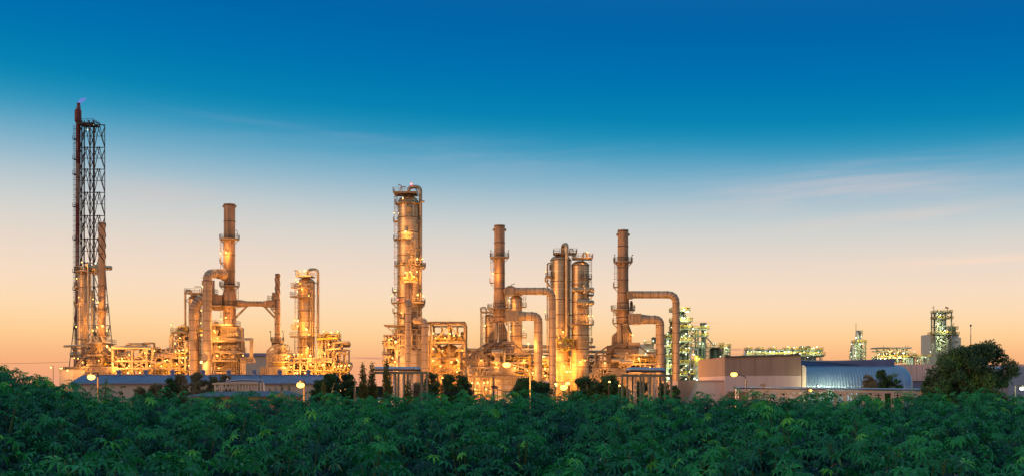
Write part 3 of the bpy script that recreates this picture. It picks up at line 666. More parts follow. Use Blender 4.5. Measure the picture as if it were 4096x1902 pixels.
for x, y in ((1083, 1325), (1133, 1325)): mb.bar(g.p(x, 1364, -1), g.p(x, y, -1), .14); mb.box(g.x(x-1), g.x(x+4), g.D-1.4, g.D-.8, g.z(y+2), g.z(y-2))
build(mb, 'lamp_post', 'lamp_housing', t)
t = gthing(g, 'fired_heater', 'small heater with a slatted sloping frame under the slim spiral stack', 'heater', 1105, 'fired heaters under the stacks')
mb = MB(); mb.box(g.x(1108), g.x(1136), g.D-3, g.D+3, g.z(1470), g.z(1378)); mb.box(g.x(1056), g.x(1152), g.D-4, g.D+4, 0, g.z(1468)); mb.cur = 1
for x in (1056, 1062, 1069, 1076, 1084, 1110, 1131, 1152): mb.box(g.x(x)-.13, g.x(x)+.13, g.D-4.25, g.D-4, 0, g.z(1468))
for y in (1400, 1424, 1448, 1469, 1495): mb.box(g.x(1106), g.x(1137), g.D-3.25 if y < 1468 else g.D-4.3, g.D-2, g.z(y)-.13, g.z(y)+.13)
build(mb, 'casing', ['casing', 'steel'], t)
mb = MB()
for dy in (-4, 0, 3.5):
    mb.bar(g.p(1069, 1468, dy), g.p(1069, 1402, dy), .42); mb.bar(g.p(1069, 1402, dy), g.p(1093, 1380, dy), .42); mb.bar(g.p(1093, 1380, dy), g.p(1112, 1376, dy), .42); mb.bar(g.p(1072, 1460, dy), g.p(1108, 1390, dy), .42)
    for k in range(6): x = 1072+k*6.5; mb.bar(g.p(x, 1468, dy), g.p(x+5, 1404-k*4, dy), .28)
    for y in (1402, 1418, 1436): mb.bar(g.p(1069, y, dy), g.p(1108, y, dy), .25)
mb.bar(g.p(1136, 1388, -3), g.p(1150, 1406, -3), .35); build(mb, 'sloping_frame', 'steel', t)
boxplat(g, t, 1134, 1160, 1415, -5, 2); boxplat(g, t, 1108, 1160, 1444, -5, -3); boxplat(g, t, 1108, 1160, 1466, -6, -4, 'yellow_rail'); ladder(g, t, 1150, 1415, 1466, -4, cage=False)
mb = MB()
for x, y in ((1148, 1378), (1157, 1381)): mb.bar(g.p(x, 1415, -2), g.p(x, y, -2), .13); mb.box(g.x(x-3), g.x(x+2), g.D-2.4, g.D-1.8, g.z(y+2), g.z(y-2))
build(mb, 'lamp_post', 'lamp_housing', t)
lamps(g, t, [(1154, 1422, 3200, 40), (1145, 1432, 600), (1140, 1470, 1200)], dy=-6)

g = G(322)
t = gthing(g, 'distillation_column', 'brightly lit column with an inverted U pipe right of the slim spiral stack', 'column', 1228, 'distillation columns of the refinery')
vessel(g, t, 1226, 34, 1110, step=4.2)
boxplat(g, t, 1193, 1253, 1104, -4, 3, 'yellow_rail'); boxplat(g, t, 1175, 1192, 1150, -4, 1); boxplat(g, t, 1175, 1254, 1188, -5.5, -1); boxplat(g, t, 1176, 1194, 1313, -4, 1, 'yellow_rail'); boxplat(g, t, 1175, 1262, 1345, -5.5, -1); boxplat(g, t, 1192, 1252, 1153, -5, -2)
gooseneck(g, t, [(1231, 1120, 0), (1231, 1076, 0), (1272, 1076, 0), (1272, 1374, 0), (1302, 1378, 0)], 5.4, 'overhead_pipe', 18)
gooseneck(g, t, [(1176, 1080, -1), (1193, 1081, -1), (1193, 1108, -1)], 1.5, 'vent_pipe', 5)
mb = MB()
for x, a, b in ((1243, 1190, 1425), (1251, 1155, 1425), (1258, 1160, 1425), (1236, 1350, 1425), (1213, 1345, 1425)): pipe(mb, g, [(x, a, -3.2), (x, b, -3.2)], 1.8)
build(mb, 'side_pipe', 'pipe', t); ladder(g, t, 1186, 1150, 1345, -2.5); ladder(g, t, 1184, 1345, 1440, -2.5)
mb = MB(); [mb.box(g.x(1262), g.x(1276), g.D-.5, g.D+.3, g.z(y+3), g.z(y)) for y in (1130, 1306)]; [mb.cyl(g.p(x, y, -2.4), g.p(x, y, -3.1), g.m(5.5), seg=16) for x, y in ((1209, 1135), (1236, 1136))]; build(mb, 'manway', 'steel', t)
lamps(g, t, [(1219, 1081, 2500, 14), (1183, 1115, 500, 20), (1193, 1125, 1800), (1200, 1132, 900), (1192, 1281, 2600), (1179, 1280, 600, 25), (1225, 1315, 3600), (1208, 1155, 1500), (1235, 1181, 900), (1190, 1165, 900), (1235, 1335, 900), (1191, 1302, 900), (1232, 1390, 1500)], dy=-4.4)

g = G(316)
t = gthing(g, 'process_unit', 'brilliantly lit yellow exchanger block with fan tubes right of the looped column', 'process unit', 1280, 'low process units of the refinery')
grid(g, t, [1280, 1295, 1310, 1322, 1337, 1352], [1352, 1374, 1408], -3, 4, .4, brace=' '); grid(g, t, [1345, 1370, 1390], [1398, 1452, 1478], -4, 3, .4, brace=' ')
grid(g, t, [1165, 1190, 1215, 1243, 1275, 1310, 1345], [1432, 1448, 1480], -5, 5, .45, brace=' A')
boxplat(g, t, 1278, 1325, 1352, -4, 3, 'yellow_rail', 'yellow_rail'); boxplat(g, t, 1318, 1360, 1350, -5, 2, 'yellow_rail', 'yellow_rail'); boxplat(g, t, 1240, 1402, 1482, -7, -4, 'yellow_rail', 'yellow_rail'); boxplat(g, t, 1165, 1230, 1432, -7, -3, 'yellow_rail'); boxplat(g, t, 1162, 1190, 1490, -7, -3, 'yellow_rail', 'yellow_rail')
mb = MB(); pipe(mb, g, [(1335, 1396, -4), (1335, 1369, -4), (1352, 1368, -4), (1394, 1368, -4)], 5.2, g.m(12)); mb.sphere(g.p(1395, 1368, -4), g.m(5.2)); mb.cyl(g.p(1303, 1397, -3), g.p(1364, 1392, -5), g.m(5.2), seg=16); pipe(mb, g, [(1300, 1379, 0), (1330, 1372, 0)], 6); build(mb, 'header_pipe', 'pipe', t)
mb = MB()
for k in range(6): x = 1300+k*11; pipe(mb, g, [(x, 1426, -2), (x+1, 1414, -2), (x+7, 1408, -2), (x+12, 1404-k*.3, -4)], 3.2, g.m(5))
for k in range(7): x = 1352+k*5; mb.cyl(g.p(x, 1416, -5), g.p(x+1, 1407, -5), .7, seg=10)
mb.cyl(g.p(1355, 1409, -3), g.p(1386, 1410, -3), g.m(7), seg=16); build(mb, 'exchanger_tubes', 'pipe', t)
mb = MB(); mb.box(g.x(1245), g.x(1350), g.D-6, g.D+3, g.z(1448), g.z(1432)); mb.cur = 1; [mb.box(g.x(x)-.06, g.x(x)+.06, g.D-6.15, g.D-6, g.z(1448), g.z(1432)) for x in range(1245, 1351, 8)]; build(mb, 'fan_casing', ['casing', 'steel'], t)
clutter(g, t, 1168, 1345, 1450, 1480, -4, 4, 120, 31, drums=8); clutter(g, t, 1280, 1360, 1355, 1430, -3, 4, 60, 32, (.08, .25)); clutter(g, t, 1285, 1355, 1338, 1350, -3, 3, 20, 33, (.08, .2)); clutter(g, t, 1165, 1395, 1485, 1530, -4, 3, 90, 34, drums=6); clutter(g, t, 1345, 1392, 1455, 1480, -4, 3, 30, 35)
mb = MB(); [mb.bar(g.p(x, 1480, -5), g.p(x+12, 1462, -5), .35) for x in (1345, 1358, 1372)]; build(mb, 'strut', 'pipe', t)
lamps(g, t, [(1295, 1323, 500, 25), (1325, 1327, 1500, 22), (1351, 1324, 1800, 25), (1177, 1415, 1500, 18), (1192, 1415, 1500, 18), (1207, 1415, 1200, 18), (1241, 1421, 5000), (1242, 1455, 2200), (1292, 1457, 2600), (1340, 1465, 1800, 12), (1353, 1463, 1300, 14), (1365, 1461, 1500, 14), (1381, 1461, 1300, 14), (1397, 1459, 1500, 22), (1190, 1490, 1500), (1180, 1490, 900), (1164, 1465, 900, 20), (1371, 1506, 1800), (1298, 1413, 900), (1340, 1500, 1500), (1270, 1500, 2200), (1220, 1490, 2200), (1320, 1440, 1800), (1315, 1375, 1300)], dy=-5.6)
g = G(450)
t = gthing(g, 'warehouse', 'wide pale warehouse with a blue roof edge glimpsed behind the slim spiral stack', 'warehouse', 1060)
mb = MB(); mb.box(g.x(960), g.x(1170), g.D, g.D+30, 0, g.z(1422)); build(mb, 'wall', 'panel', t)
mb = MB(); mb.hexa([(g.x(955), g.z(1422)), (g.x(1175), g.z(1422)), (g.x(1170), g.z(1411)), (g.x(960), g.z(1410))], g.D-1, g.D+31); build(mb, 'roof', 'blue_roof', t)
# ============================================================ B  centre
g = G(325)
t = gthing(g, 'distillation_column', 'tallest and widest clad column, domed top with greenish light and inverted U pipe', 'column', 1634, 'distillation columns of the refinery')
vessel(g, t, 1633, 42.5, 784, step=6, prof=[(.01, 784), (18, 785), (32, 792), (40, 804), (42.5, 818), (42.5, 960), (43.5, 970), (43.5, 1120), (44.5, 1200), (45, 1650)], seg=40)
boxplat(g, t, 1577, 1668, 774, -4, 4); ringplat(g, t, 1633, 42, 53, 815, 160, 390); ringplat(g, t, 1633, 42, 60, 884, 165, 200); ringplat(g, t, 1633, 43, 59, 957, 170, 285); ringplat(g, t, 1633, 43, 54, 1060, 150, 385); ringplat(g, t, 1633, 44, 64, 1165, 165, 200)
ringplat(g, t, 1633, 44, 68, 1210, 170, 390); ringplat(g, t, 1633, 44, 62, 1248, 165, 200); ringplat(g, t, 1633, 44, 62, 1330, 165, 200); ringplat(g, t, 1694, 0.3, 9, 1066, 0, 359); ringplat(g, t, 1690, .3, 9, 1218, 0, 359)
for a, b in ((774, 884), (884, 957), (957, 1060), (1060, 1165), (1165, 1248), (1248, 1340)): ladder(g, t, 1583, a, b, -1.5)
gooseneck(g, t, [(1634, 790, 0), (1634, 747, 0), (1682, 747, 0), (1681, 1290, 0)], 7.2, 'overhead_pipe', 20, n=10)
gooseneck(g, t, [(1592, 738, 0), (1606, 742, 0), (1610, 775, 0)], 1.8, 'vent_pipe', 8); gooseneck(g, t, [(1622, 747, -1), (1603, 747, -1), (1598, 775, -1)], 1.8, 'vent_pipe', 8)
gooseneck(g, t, [(1682, 860, -2), (1682, 806, -2), (1698, 806, -2)], 4, 'branch_pipe', 6)
mb = MB(); mb.cyl(g.p(1634, 836, -2.6), g.p(1634, 836, -4), g.m(10.5), seg=24); mb.cyl(g.p(1606, 1051, -2.2), g.p(1606, 1051, -4), g.m(6), seg=20); build(mb, 'manway', 'steel', t)
mb = MB()
for y in (888, 998, 1148, 1292): mb.bar(g.p(1665, y-8, -2), g.p(1688, y, -.5), .2); mb.bar(g.p(1665, y+12, -2), g.p(1682, y, -.5), .2); mb.bar(g.p(1664, y, -2), g.p(1688, y, -.5), .2)
build(mb, 'bracket', 'steel', t)
mb = MB(); pipe(mb, g, [(1660, 957, -3.6), (1660, 1055, -3.6)], 2); pipe(mb, g, [(1642, 930, -3.8), (1642, 1110, -3.8)], 1.4); pipe(mb, g, [(1617, 1062, -4), (1617, 1320, -4)], 1.3); pipe(mb, g, [(1654, 860, -3.8), (1654, 815, -3.8)], 1.3); pipe(mb, g, [(1642, 928, -3.9), (1660, 931, -3.9), (1670, 931, -3)], 1.1); build(mb, 'side_pipe', 'pipe', t); ladder(g, t, 1654, 960, 1060, -3.8, .9, True)
lamps(g, t, [(1622, 926, 3400), (1669, 1035, 2600), (1690, 1034, 900, 25), (1671, 1178, 2600), (1694, 1182, 900, 28), (1651, 1096, 1300), (1611, 795, 260), (1580, 1160, 300, 20), (1567, 1180, 300, 25), (1577, 851, 60, 22), (1606, 1250, 1500), (1600, 1300, 1500)], dy=-4.8)
for x, y in ((1645, 735), (1591, 1196)): lamp(g, t, x, y, -3.5 if y > 800 else -.8, 120, 'red', r=.2)
lamp(g, t, 1611, 790, -4.5, 120, 'white', r=.1); lamp(g, t, 1594, 853, -4, 40, 'white', r=.08)
g = G(318)
t = gthing(g, 'drum_vessel', 'narrow vertical vessel with two glowing lamps hung before the widest column', 'vessel', 1637)
vessel(g, t, 1637, 15.5, 1118, 1215, 0, 'stack_paint', 'shell', True, 7); boxplat(g, t, 1607, 1669, 1124, -2, 3, 'yellow_rail')
vessel(g, t, 1631, 8, 1080, 1118, 0, 'cladding', 'neck', True, 9); vessel(g, t, 1650, 6, 1080, 1118, 0, 'cladding', 'neck', True, 9)
mb = MB(); mb.cyl(g.p(1637, 1215), g.p(1637, 1600), g.m(9), seg=16); build(mb, 'support_leg', 'steel', t)
lamps(g, t, [(1622, 1088, 1500), (1641, 1086, 1500), (1667, 1085, 1300, 24), (1620, 1110, 500), (1657, 1105, 900)], dy=-2)

t = gthing(g, 'fired_heater', 'big square heater with dark upper panels behind the two duct bends under the widest column', 'heater', 1650, 'fired heaters under the stacks')
mb = MB(); mb.box(g.x(1587), g.x(1704), g.D-5, g.D+5, g.z(1402), g.z(1315)); build(mb, 'upper_casing', 'dark_casing', t)
mb = MB(); mb.box(g.x(1592), g.x(1706), g.D-6, g.D+6, 0, g.z(1402)); build(mb, 'lower_casing', 'panel', t)
mb = MB()
for x in (1590, 1598, 1621, 1648, 1668, 1686, 1704): mb.bar(g.p(x, 1316, -5.3), g.p(x, 1402, -5.3), .28)
for y in (1316, 1336, 1358, 1380, 1401): mb.bar(g.p(1587, y, -5.3), g.p(1704, y, -5.3), .25)
mb.bar(g.p(1598, 1336, -5.6), g.p(1621, 1320, -5.6), .25); mb.bar(g.p(1668, 1320, -5.6), g.p(1650, 1340, -5.6), .25); mb.bar(g.p(1650, 1380, -5.6), g.p(1668, 1400, -5.6), .25)
for x in (1592, 1621, 1668, 1680, 1706): mb.bar(g.p(x, 1402, -6.2), g.p(x, 1600, -6.2), .3)
for y in (1403, 1417, 1450, 1481): mb.bar(g.p(1592, y, -6.2), g.p(1706, y, -6.2), .22)
build(mb, 'panel_frame', 'steel', t)
mb = MB()
for k in range(3): pipe(mb, g, [(1704, 1340+k*8, -6), (1674+k*5, 1340+k*8, -6), (1674+k*5, 1392, -6)], 1.6)
pipe(mb, g, [(1600, 1396, -7), (1628, 1396, -7)], 3); pipe(mb, g, [(1670, 1391, -7), (1704, 1391, -7)], 2.4); build(mb, 'coil_pipes', 'pipe', t)
clutter(g, t, 1645, 1704, 1290, 1318, -3, 3, 30, 41, mats=('steel', 'dark_steel', 'pipe')); boxplat(g, t, 1655, 1704, 1316, -5, -2); boxplat(g, t, 1604, 1622, 1270, -4, 2)
boxplat(g, t, 1650, 1668, 1240, -3, 2); mb = MB(); mb.box(g.x(1648), g.x(1668), g.D-2, g.D+2, g.z(1275), g.z(1246)); build(mb, 'damper_box', 'dark_casing', t)
grid(g, t, [1545, 1562, 1587], [1342, 1358, 1385, 1420, 1452], -5, 3, .42, brace=' /', name='stair_frame')
boxplat(g, t, 1545, 1590, 1388, -7, 2); boxplat(g, t, 1541, 1575, 1422, -7, 2); boxplat(g, t, 1562, 1580, 1367, -6, 2); boxplat(g, t, 1541, 1590, 1455, -7, 2)
clutter(g, t, 1562, 1592, 1345, 1455, -4, 3, 60, 42, drums=5); mb = MB(); mb.bar(g.p(1567, 1388, -6), g.p(1596, 1362, -6), .25); mb.box(g.x(1545), g.x(1640), g.D-6, g.D+2, g.z(1306), g.z(1301)); mb.bar(g.p(1546, 1304, -5), g.p(1570, 1325, -5), .25); build(mb, 'canopy', 'steel', t)
lamps(g, t, [(1583, 1365, 3400), (1557, 1357, 900, 20), (1566, 1353, 400), (1570, 1430, 2200), (1580, 1445, 900), (1560, 1470, 1500)], dy=-7)

g = G(303)
t = gthing(g, 'flue_duct', 'vertical duct rising in front of the widest column, its top bent away', 'duct', 1633, 'large flue ducts')
duct(g, t, [(1633, 1600, 0), (1633, 1212, 0), (1633, 1204, 9)], 12, 12, 2.1, n=4)
t = gthing(g, 'flue_duct', 'duct with a leftward elbow standing right of the one before the widest column', 'duct', 1700, 'large flue ducts')
duct(g, t, [(1700, 1600, 0), (1700, 1283, 0), (1662, 1281, 5)], 13, 26, 2.2, n=4)

g = G(330)
t = gthing(g, 'process_unit', 'open roofed steel building around a domed drum right of the two central ducts', 'process unit', 1780, 'tall open process structures')
grid(g, t, [1730, 1800, 1862], [1300, 1370, 1431, 1477, 1528], -6, 6, .6, brace=' ', name='frame', bays=[0])
mb = MB()
for yy in (-6.2, 6):
    for a in ((1730, 1369, 1798, 1300), (1798, 1300, 1860, 1369), (1736, 1375, 1790, 1430), (1790, 1430, 1860, 1372), (1732, 1434, 1798, 1478), (1798, 1478, 1860, 1434), (1735, 1480, 1762, 1520)): mb.bar(g.p(a[0], a[1], yy), g.p(a[2], a[3], yy), .4)
for x in (1736, 1798, 1860): mb.bar(g.p(x, 1371, -6.2), g.p(x, 1371, 6), .3); mb.bar(g.p(x, 1432, -6.2), g.p(x, 1432, 6), .3)
build(mb, 'bracing', 'steel', t)
mb = MB(); mb.box(g.x(1706), g.x(1864), g.D-7, g.D+7, g.z(1293.5), g.z(1289.5)); mb.box(g.x(1706), g.x(1864), g.D-7.2, g.D-6.6, g.z(1300), g.z(1297)); mb.box(g.x(1795), g.x(1838), g.D-3, g.D+3, g.z(1289.5), g.z(1286.5)); build(mb, 'roof', 'steel', t)
mb = MB(); [mb.bar(g.p(x, 1290), g.p(x, 1280), .12) for x in (1780, 1800, 1742)]; mb.bar(g.p(1778, 1286), g.p(1800, 1286), .12); [mb.bar(g.p(x, 1302, 0), g.p(x, 1365, 0), .5) for x in (1768, 1798, 1830)]; build(mb, 'mast', 'steel', t)
vessel(g, t, 1799, 33, 1376, None, 2, 'cladding', 'drum_shell', True, 4); vessel(g, t, 1757, 19, 1382, None, 3, 'cladding', 'drum_shell', True, 4)
boxplat(g, t, 1706, 1862, 1369, -7, 6, 'yellow_rail'); boxplat(g, t, 1735, 1862, 1477, -7.5, -5, 'yellow_rail'); boxplat(g, t, 1735, 1862, 1431, -7.5, -6, 'yellow_rail')
clutter(g, t, 1735, 1858, 1338, 1366, -5, 4, 90, 43, (.08, .22)); clutter(g, t, 1835, 1862, 1375, 1525, -4, 4, 60, 44); clutter(g, t, 1735, 1850, 1485, 1540, -6, 0, 60, 45, drums=5); clutter(g, t, 1706, 1735, 1340, 1500, -4, 2, 30, 46)
mb = MB(); [pipe(mb, g, [(x, 1345, -7), (x, 1600, -7)], 1.6) for x in (1714, 1719, 1724)]; build(mb, 'riser_pipe', 'pipe', t)
mb = MB(); mb.cyl(g.p(1850, 1366, 0), g.p(1850, 1326, 0), .5, seg=10); build(mb, 'vent_stack', 'dark_steel', t)
lamps(g, t, [(1733, 1331, 1500), (1733, 1394, 2600), (1733, 1441, 2600), (1800, 1333, 1500, 18), (1816, 1341, 900, 14), (1838, 1339, 1800, 18), (1828, 1438, 1500), (1834, 1443, 700), (1836, 1471, 1300), (1828, 1485, 1800), (1733, 1503, 1800), (1770, 1510, 2600), (1742, 1350, 1300), (1780, 1350, 1300), (1850, 1400, 1300)], dy=-7)
lamps(g, t, [(1806, 1446, 3000), (1762, 1462, 2600), (1770, 1400, 1300)], dy=-5)
t = gthing(g, 'pipe_rack', 'long pipe rack carrying a fat horizontal header between the roofed building and the right heater', 'pipe rack', 1900, 'steel pipe racks of the refinery', 14)
mb = MB(); pipe(mb, g, [(1831, 1398, -4), (1930, 1398, -4)], 7); mb.sphere(g.p(1831, 1398, -4), g.m(7)); pipe(mb, g, [(2010, 1402, 12), (2500, 1406, 12)], 6.5); pipe(mb, g, [(2070, 1384, 16), (2300, 1386, 16)], 7.5); pipe(mb, g, [(2020, 1418, 12), (2500, 1420, 12)], 3.5); mb.sphere(g.p(2377, 1385, 10), g.m(5.5)); pipe(mb, g, [(2300, 1385, 10), (2377, 1385, 10)], 5.5); build(mb, 'header_pipe', 'pipe', t)
grid(g, t, [1850, 1872, 1895, 1925], [1410, 1440, 1466, 1500], -8, 0, .5, brace='/X')
grid(g, t, [2010, 2060, 2110, 2160, 2222, 2285, 2335, 2360, 2400], [1424, 1448, 1471, 1500], 6, 14, .5, brace=' ')
grid(g, t, [2222, 2246, 2285], [1424, 1471, 1520], 3, 5, .5, brace='X')
clutter(g, t, 1850, 2000, 1420, 1530, -4, 6, 90, 47, drums=6); clutter(g, t, 2030, 2240, 1425, 1520, 2, 12, 190, 48, drums=14); clutter(g, t, 2270, 2420, 1440, 1530, 4, 12, 70, 49, drums=5)
boxplat(g, t, 2080, 2240, 1471, 2, 6, 'yellow_rail'); boxplat(g, t, 2080, 2240, 1448, 2, 6, 'yellow_rail'); boxplat(g, t, 1850, 1925, 1466, -9, -2, 'yellow_rail')
lamps(g, t, [(1864, 1440, 1500), (1870, 1470, 900), (1880, 1500, 1800), (2107, 1415, 1500), (2108, 1426, 1500), (2120, 1427, 2200), (2125, 1447, 1300), (2145, 1440, 1500), (2180, 1473, 1800), (2172, 1424, 2600), (2178, 1424, 900), (2100, 1480, 2200), (2130, 1490, 2600), (2180, 1500, 2200), (2215, 1520, 3400), (2225, 1540, 3400), (2292, 1457, 700), (2170, 1450, 1300)], dy=0)
lamps(g, t, [(2268, 1484, 4200), (2281, 1484, 2600), (2256, 1465, 1800), (2300, 1500, 1500), (2240, 1430, 2200)], dy=2)

# ============================================================ C / D : two similar stack + heater blocks
def heater_block(ox, side, D, lab_stack, lab_heat, seed, top, plat, tilt):
    g = G(D); X0 = ox
    t = gthing(g, 'smokestack', lab_stack, 'smokestack', X0, 'smokestacks of the refinery')
    q = lambda y: y+tilt
    vessel(g, t, X0, 21, top, q(1290), prof=[(20.8, top), (21.4, q(1010)), (21.6, q(1140)), (24, q(1206)), (26, q(1232)), (26, q(1284)), (22, q(1290))], m='stack_paint', step=3.9, name='shell')
    mb = MB(); mb.cyl(g.p(X0, top+2), g.p(X0, top-1.5), g.m(21.8), seg=32); [mb.sphere(g.p(X0+s*22, top+17), .42, seg=8, rg=5) for s in (-1, 1)]; build(mb, 'rim', 'steel', t)
    mb = MB(); mb.cyl(g.p(X0-16, q(1290), -1), g.p(X0-16, q(1357), -1), g.m(9.5), seg=18); mb.cyl(g.p(X0-16, q(1357), -1), g.p(X0-16, q(1366), -1), g.m(9.5), g.m(6), seg=18); build(mb, 'downcomer', 'duct_paint', t)
    mb = MB(); mb.hexa([(g.x(X0-6), g.z(q(1290))), (g.x(X0+16), g.z(q(1290))), (g.x(X0+31), g.z(q(1332))), (g.x(X0+31), g.z(q(1372))), (g.x(X0-4), g.z(q(1372)))][::-1], g.D-3, g.D+3)
    mb.hexa([(g.x(X0-24), g.z(q(1320))), (g.x(X0-10), g.z(q(1295))), (g.x(X0-8), g.z(q(1372))), (g.x(X0-44), g.z(q(1372))), (g.x(X0-42), g.z(q(1335)))][::-1], g.D-2, g.D+2.5)
    mb.cur = 1
    for x in (0, 8, 16, 23, 31): mb.bar(g.p(X0+x, q(1295+max(0, x-16)*2.6), -3.2), g.p(X0+x, q(1372), -3.2), .2)
    for y in (1310, 1325, 1340, 1356): mb.bar(g.p(X0-4, q(y), -3.2), g.p(X0+18+min(13, (y-1295)*.33), q(y), -3.2), .16); mb.bar(g.p(X0-42+max(0, 1335-y)*.8, q(y+6), -2.2), g.p(X0-24, q(y+6), -2.2), .16)
    for x in (-42, -34, -26): mb.bar(g.p(X0+x, q(1338+(x+42)*-1.0), -2.2), g.p(X0+x, q(1372), -2.2), .18)
    mb.cur = 2; mb.bar(g.p(X0+16.5, q(1291), -.5), g.p(X0+31.5, q(1332), -.5), .3, 5)
    build(mb, 'breeching', ['casing', 'ring_steel', 'dark_casing'], t)
    ringplat(g, t, X0, 22, 38, plat, 130, 410); ringplat(g, t, X0, 22, 39, plat+100, 165, 200); ringplat(g, t, X0, 24, 48, q(1232), 130, 410); ringplat(g, t, X0, 24, 42, q(1285), 165, 205)
    ladder(g, t, X0-29, plat, plat+100, -1.2); ladder(g, t, X0-33, q(1232), q(1285), -1.2); 
    mb = MB()
    for s in (-35, 35): mb.bar(g.p(X0+s, plat, -1), g.p(X0+s, plat-24, -1), .13); mb.box(g.x(X0+s-1), g.x(X0+s+3), g.D-1.3, g.D-.8, g.z(plat-23), g.z(plat-27))
    build(mb, 'lamp_post', 'lamp_housing', t)
    t2 = t
    h = gthing(g, 'fired_heater', lab_heat, 'heater', X0, 'fired heaters under the stacks')
    # sloping portal frames on the left and the braced box in the middle
    mb = MB()
    for i, (xp, yt, xe, ye) in enumerate([(-111, 1412, -64, 1380), (-95, 1414, -95, 1414), (-80, 1411, -34, 1369), (-66, 1408, -20, 1366), (-52, 1412, -52, 1412), (-36, 1405, 14, 1373)]):
        for dy in (-5.5+i*.15, 2):
            mb.bar(g.p(X0+xp, q(1466), dy), g.p(X0+xp, q(yt), dy), .42)
            if xe != xp: mb.bar(g.p(X0+xp, q(yt), dy), g.p(X0+xe, q(ye), dy), .42)
    for y in (1414, 1436, 1464): mb.bar(g.p(X0-111, q(y), -5.2), g.p(X0-30, q(y), -5.2), .32)
    for a, b, c, d in ((-111, 1414, -84, 1428), (-111, 1462, -84, 1446), (-95, 1448, -60, 1436), (-80, 1414, -52, 1432), (-80, 1462, -52, 1446), (-66, 1416, -38, 1434), (-60, 1462, -38, 1440)): mb.bar(g.p(X0+a, q(c and b), -5), g.p(X0+c, q(d), -5), .28)
    mb.bar(g.p(X0+62, q(1378), -5), g.p(X0+107, q(1410), -5), .42); mb.bar(g.p(X0+107, q(1411), -5), g.p(X0+62, q(1430), -5), .32); mb.bar(g.p(X0+107, q(1411), -4), g.p(X0+107, q(1600), -4), .38)
    for xp, yt in ((-111, 1412), (-95, 1414), (-80, 1411), (-66, 1408), (-52, 1412), (-36, 1405)): mb.bar(g.p(X0+xp, q(yt), -5.5), g.p(X0+xp, q(yt), 2), .3)
    for y in (1414, 1464): mb.bar(g.p(X0-30, q(y), -5.2), g.p(X0+62, q(y), -5.2), .3)
    mb.bar(g.p(X0+62, q(1414), -5.2), g.p(X0+107, q(1411), -5), .3)
    build(mb, 'portal_frame', 'ring_steel', h)
    mb = MB(); mb.box(g.x(X0-64), g.x(X0+16), g.D-4, g.D+4, g.z(q(1466)), g.z(q(1378))); mb.cur = 1
    for k in range(6):
        x = X0-62+k*15; mb.bar(g.p(x, q(1378), -4.3), g.p(x, q(1466), -4.3), .34); mb.bar(g.p(x, q(1412), -4.3), g.p(x+7.5, q(1380), -4.3), .3); mb.bar(g.p(x+15, q(1412), -4.3), g.p(x+7.5, q(1380), -4.3), .3); mb.bar(g.p(x, q(1464), -4.3), g.p(x+7.5, q(1416), -4.3), .3); mb.bar(g.p(x+15, q(1464), -4.3), g.p(x+7.5, q(1416), -4.3), .3)
    for y in (1378, 1396, 1412): mb.bar(g.p(X0-64, q(y), -4.3), g.p(X0+16, q(y), -4.3), .4)
    mb.hexa([(g.x(X0-64), g.z(q(1378))), (g.x(X0+14), g.z(q(1378))), (g.x(X0+14), g.z(q(1366))), (g.x(X0-40), g.z(q(1372)))], g.D-3.8, g.D+3)
    build(mb, 'braced_box', ['casing', 'ring_steel'], h)
    mb = MB(); mb.box(g.x(X0+12), g.x(X0+60), g.D-5, g.D+3, g.z(q(1378)), g.z(q(1366))); mb.box(g.x(X0+14), g.x(X0+60), g.D-1, g.D+3, g.z(q(1466)), g.z(q(1378))); mb.box(g.x(X0-58), g.x(X0+60), g.D-5, g.D+4, g.z(q(1500)), g.z(q(1467))); build(mb, 'header_box', 'dark_casing', h)
    mb = MB()
    for k in range(8): x = X0+24+k*4.2; pipe(mb, g, [(x, q(1374), -3.5), (x, q(1412), -3.5)], 1.3, seg=8); mb.sphere(g.p(x, q(1379), -3.6), .32, seg=8, rg=5)
    build(mb, 'riser_tubes', 'silver_pipe', h)
    mb = MB()
    for k in range(5):
        pipe(mb, g, [(X0+50-k*2, q(1400), -5-k*.3), (X0+50-k*2-(3-k)*3, q(1410+k*6), -5-k*.3), (X0+(-8)+k*6.5, q(1412+k*6), -5-k*.3), (X0+(-8)+k*6.5, q(1463), -5-k*.3)], 1.9, g.m(4), 8)
    for k in range(6):
        y = q(1468+k*5); xr = X0+14
        pipe(mb, g, [(xr, y, -6.4-k*.1), (X0-78+(k % 3)*17+(k//3)*9, y, -6.4-k*.1), (X0-78+(k % 3)*17+(k//3)*9, q(1500), -6.4-k*.1)], 2.1, g.m(5), 8)
        pipe(mb, g, [(X0-122, y, -6.4-k*.1), (X0-88-(k % 3)*12, y, -6.4-k*.1), (X0-88-(k % 3)*12, q(1500), -6.4-k*.1)], 2.0, g.m(5), 8)
    build(mb, 'coil_pipes', 'pipe', h)
    boxplat(g, h, X0-45, X0+120, q(1412), -6.5, -4.5); boxplat(g, h, X0+12, X0+122, q(1447), -6.5, -1, 'yellow_rail'); boxplat(g, h, X0-122, X0-40, q(1467), -5.8, 3); boxplat(g, h, X0-128, X0+100, q(1503), -7.5, -5)
    mb = MB(); mb.box(g.x(X0-35), g.x(X0+112), g.D-4.8, g.D+5, 0, g.z(q(1505))); mb.cur = 1
    for x in (-35, 10, 52, 92, 112): mb.bar(g.p(X0+x, q(1503), -5), g.p(X0+x, 1605, -5), .45)
    for y in (1515, 1536, 1556): mb.bar(g.p(X0-35, q(y), -5), g.p(X0+112, q(y), -5), .2)
    for x in (-12, 34): mb.box(g.x(X0+x), g.x(X0+x+10), g.D-4.95, g.D-4.8, g.z(1540), g.z(1526))
    build(mb, 'lower_casing', ['panel', 'steel'], h)
    mb = MB()
    rn = random.Random(seed)
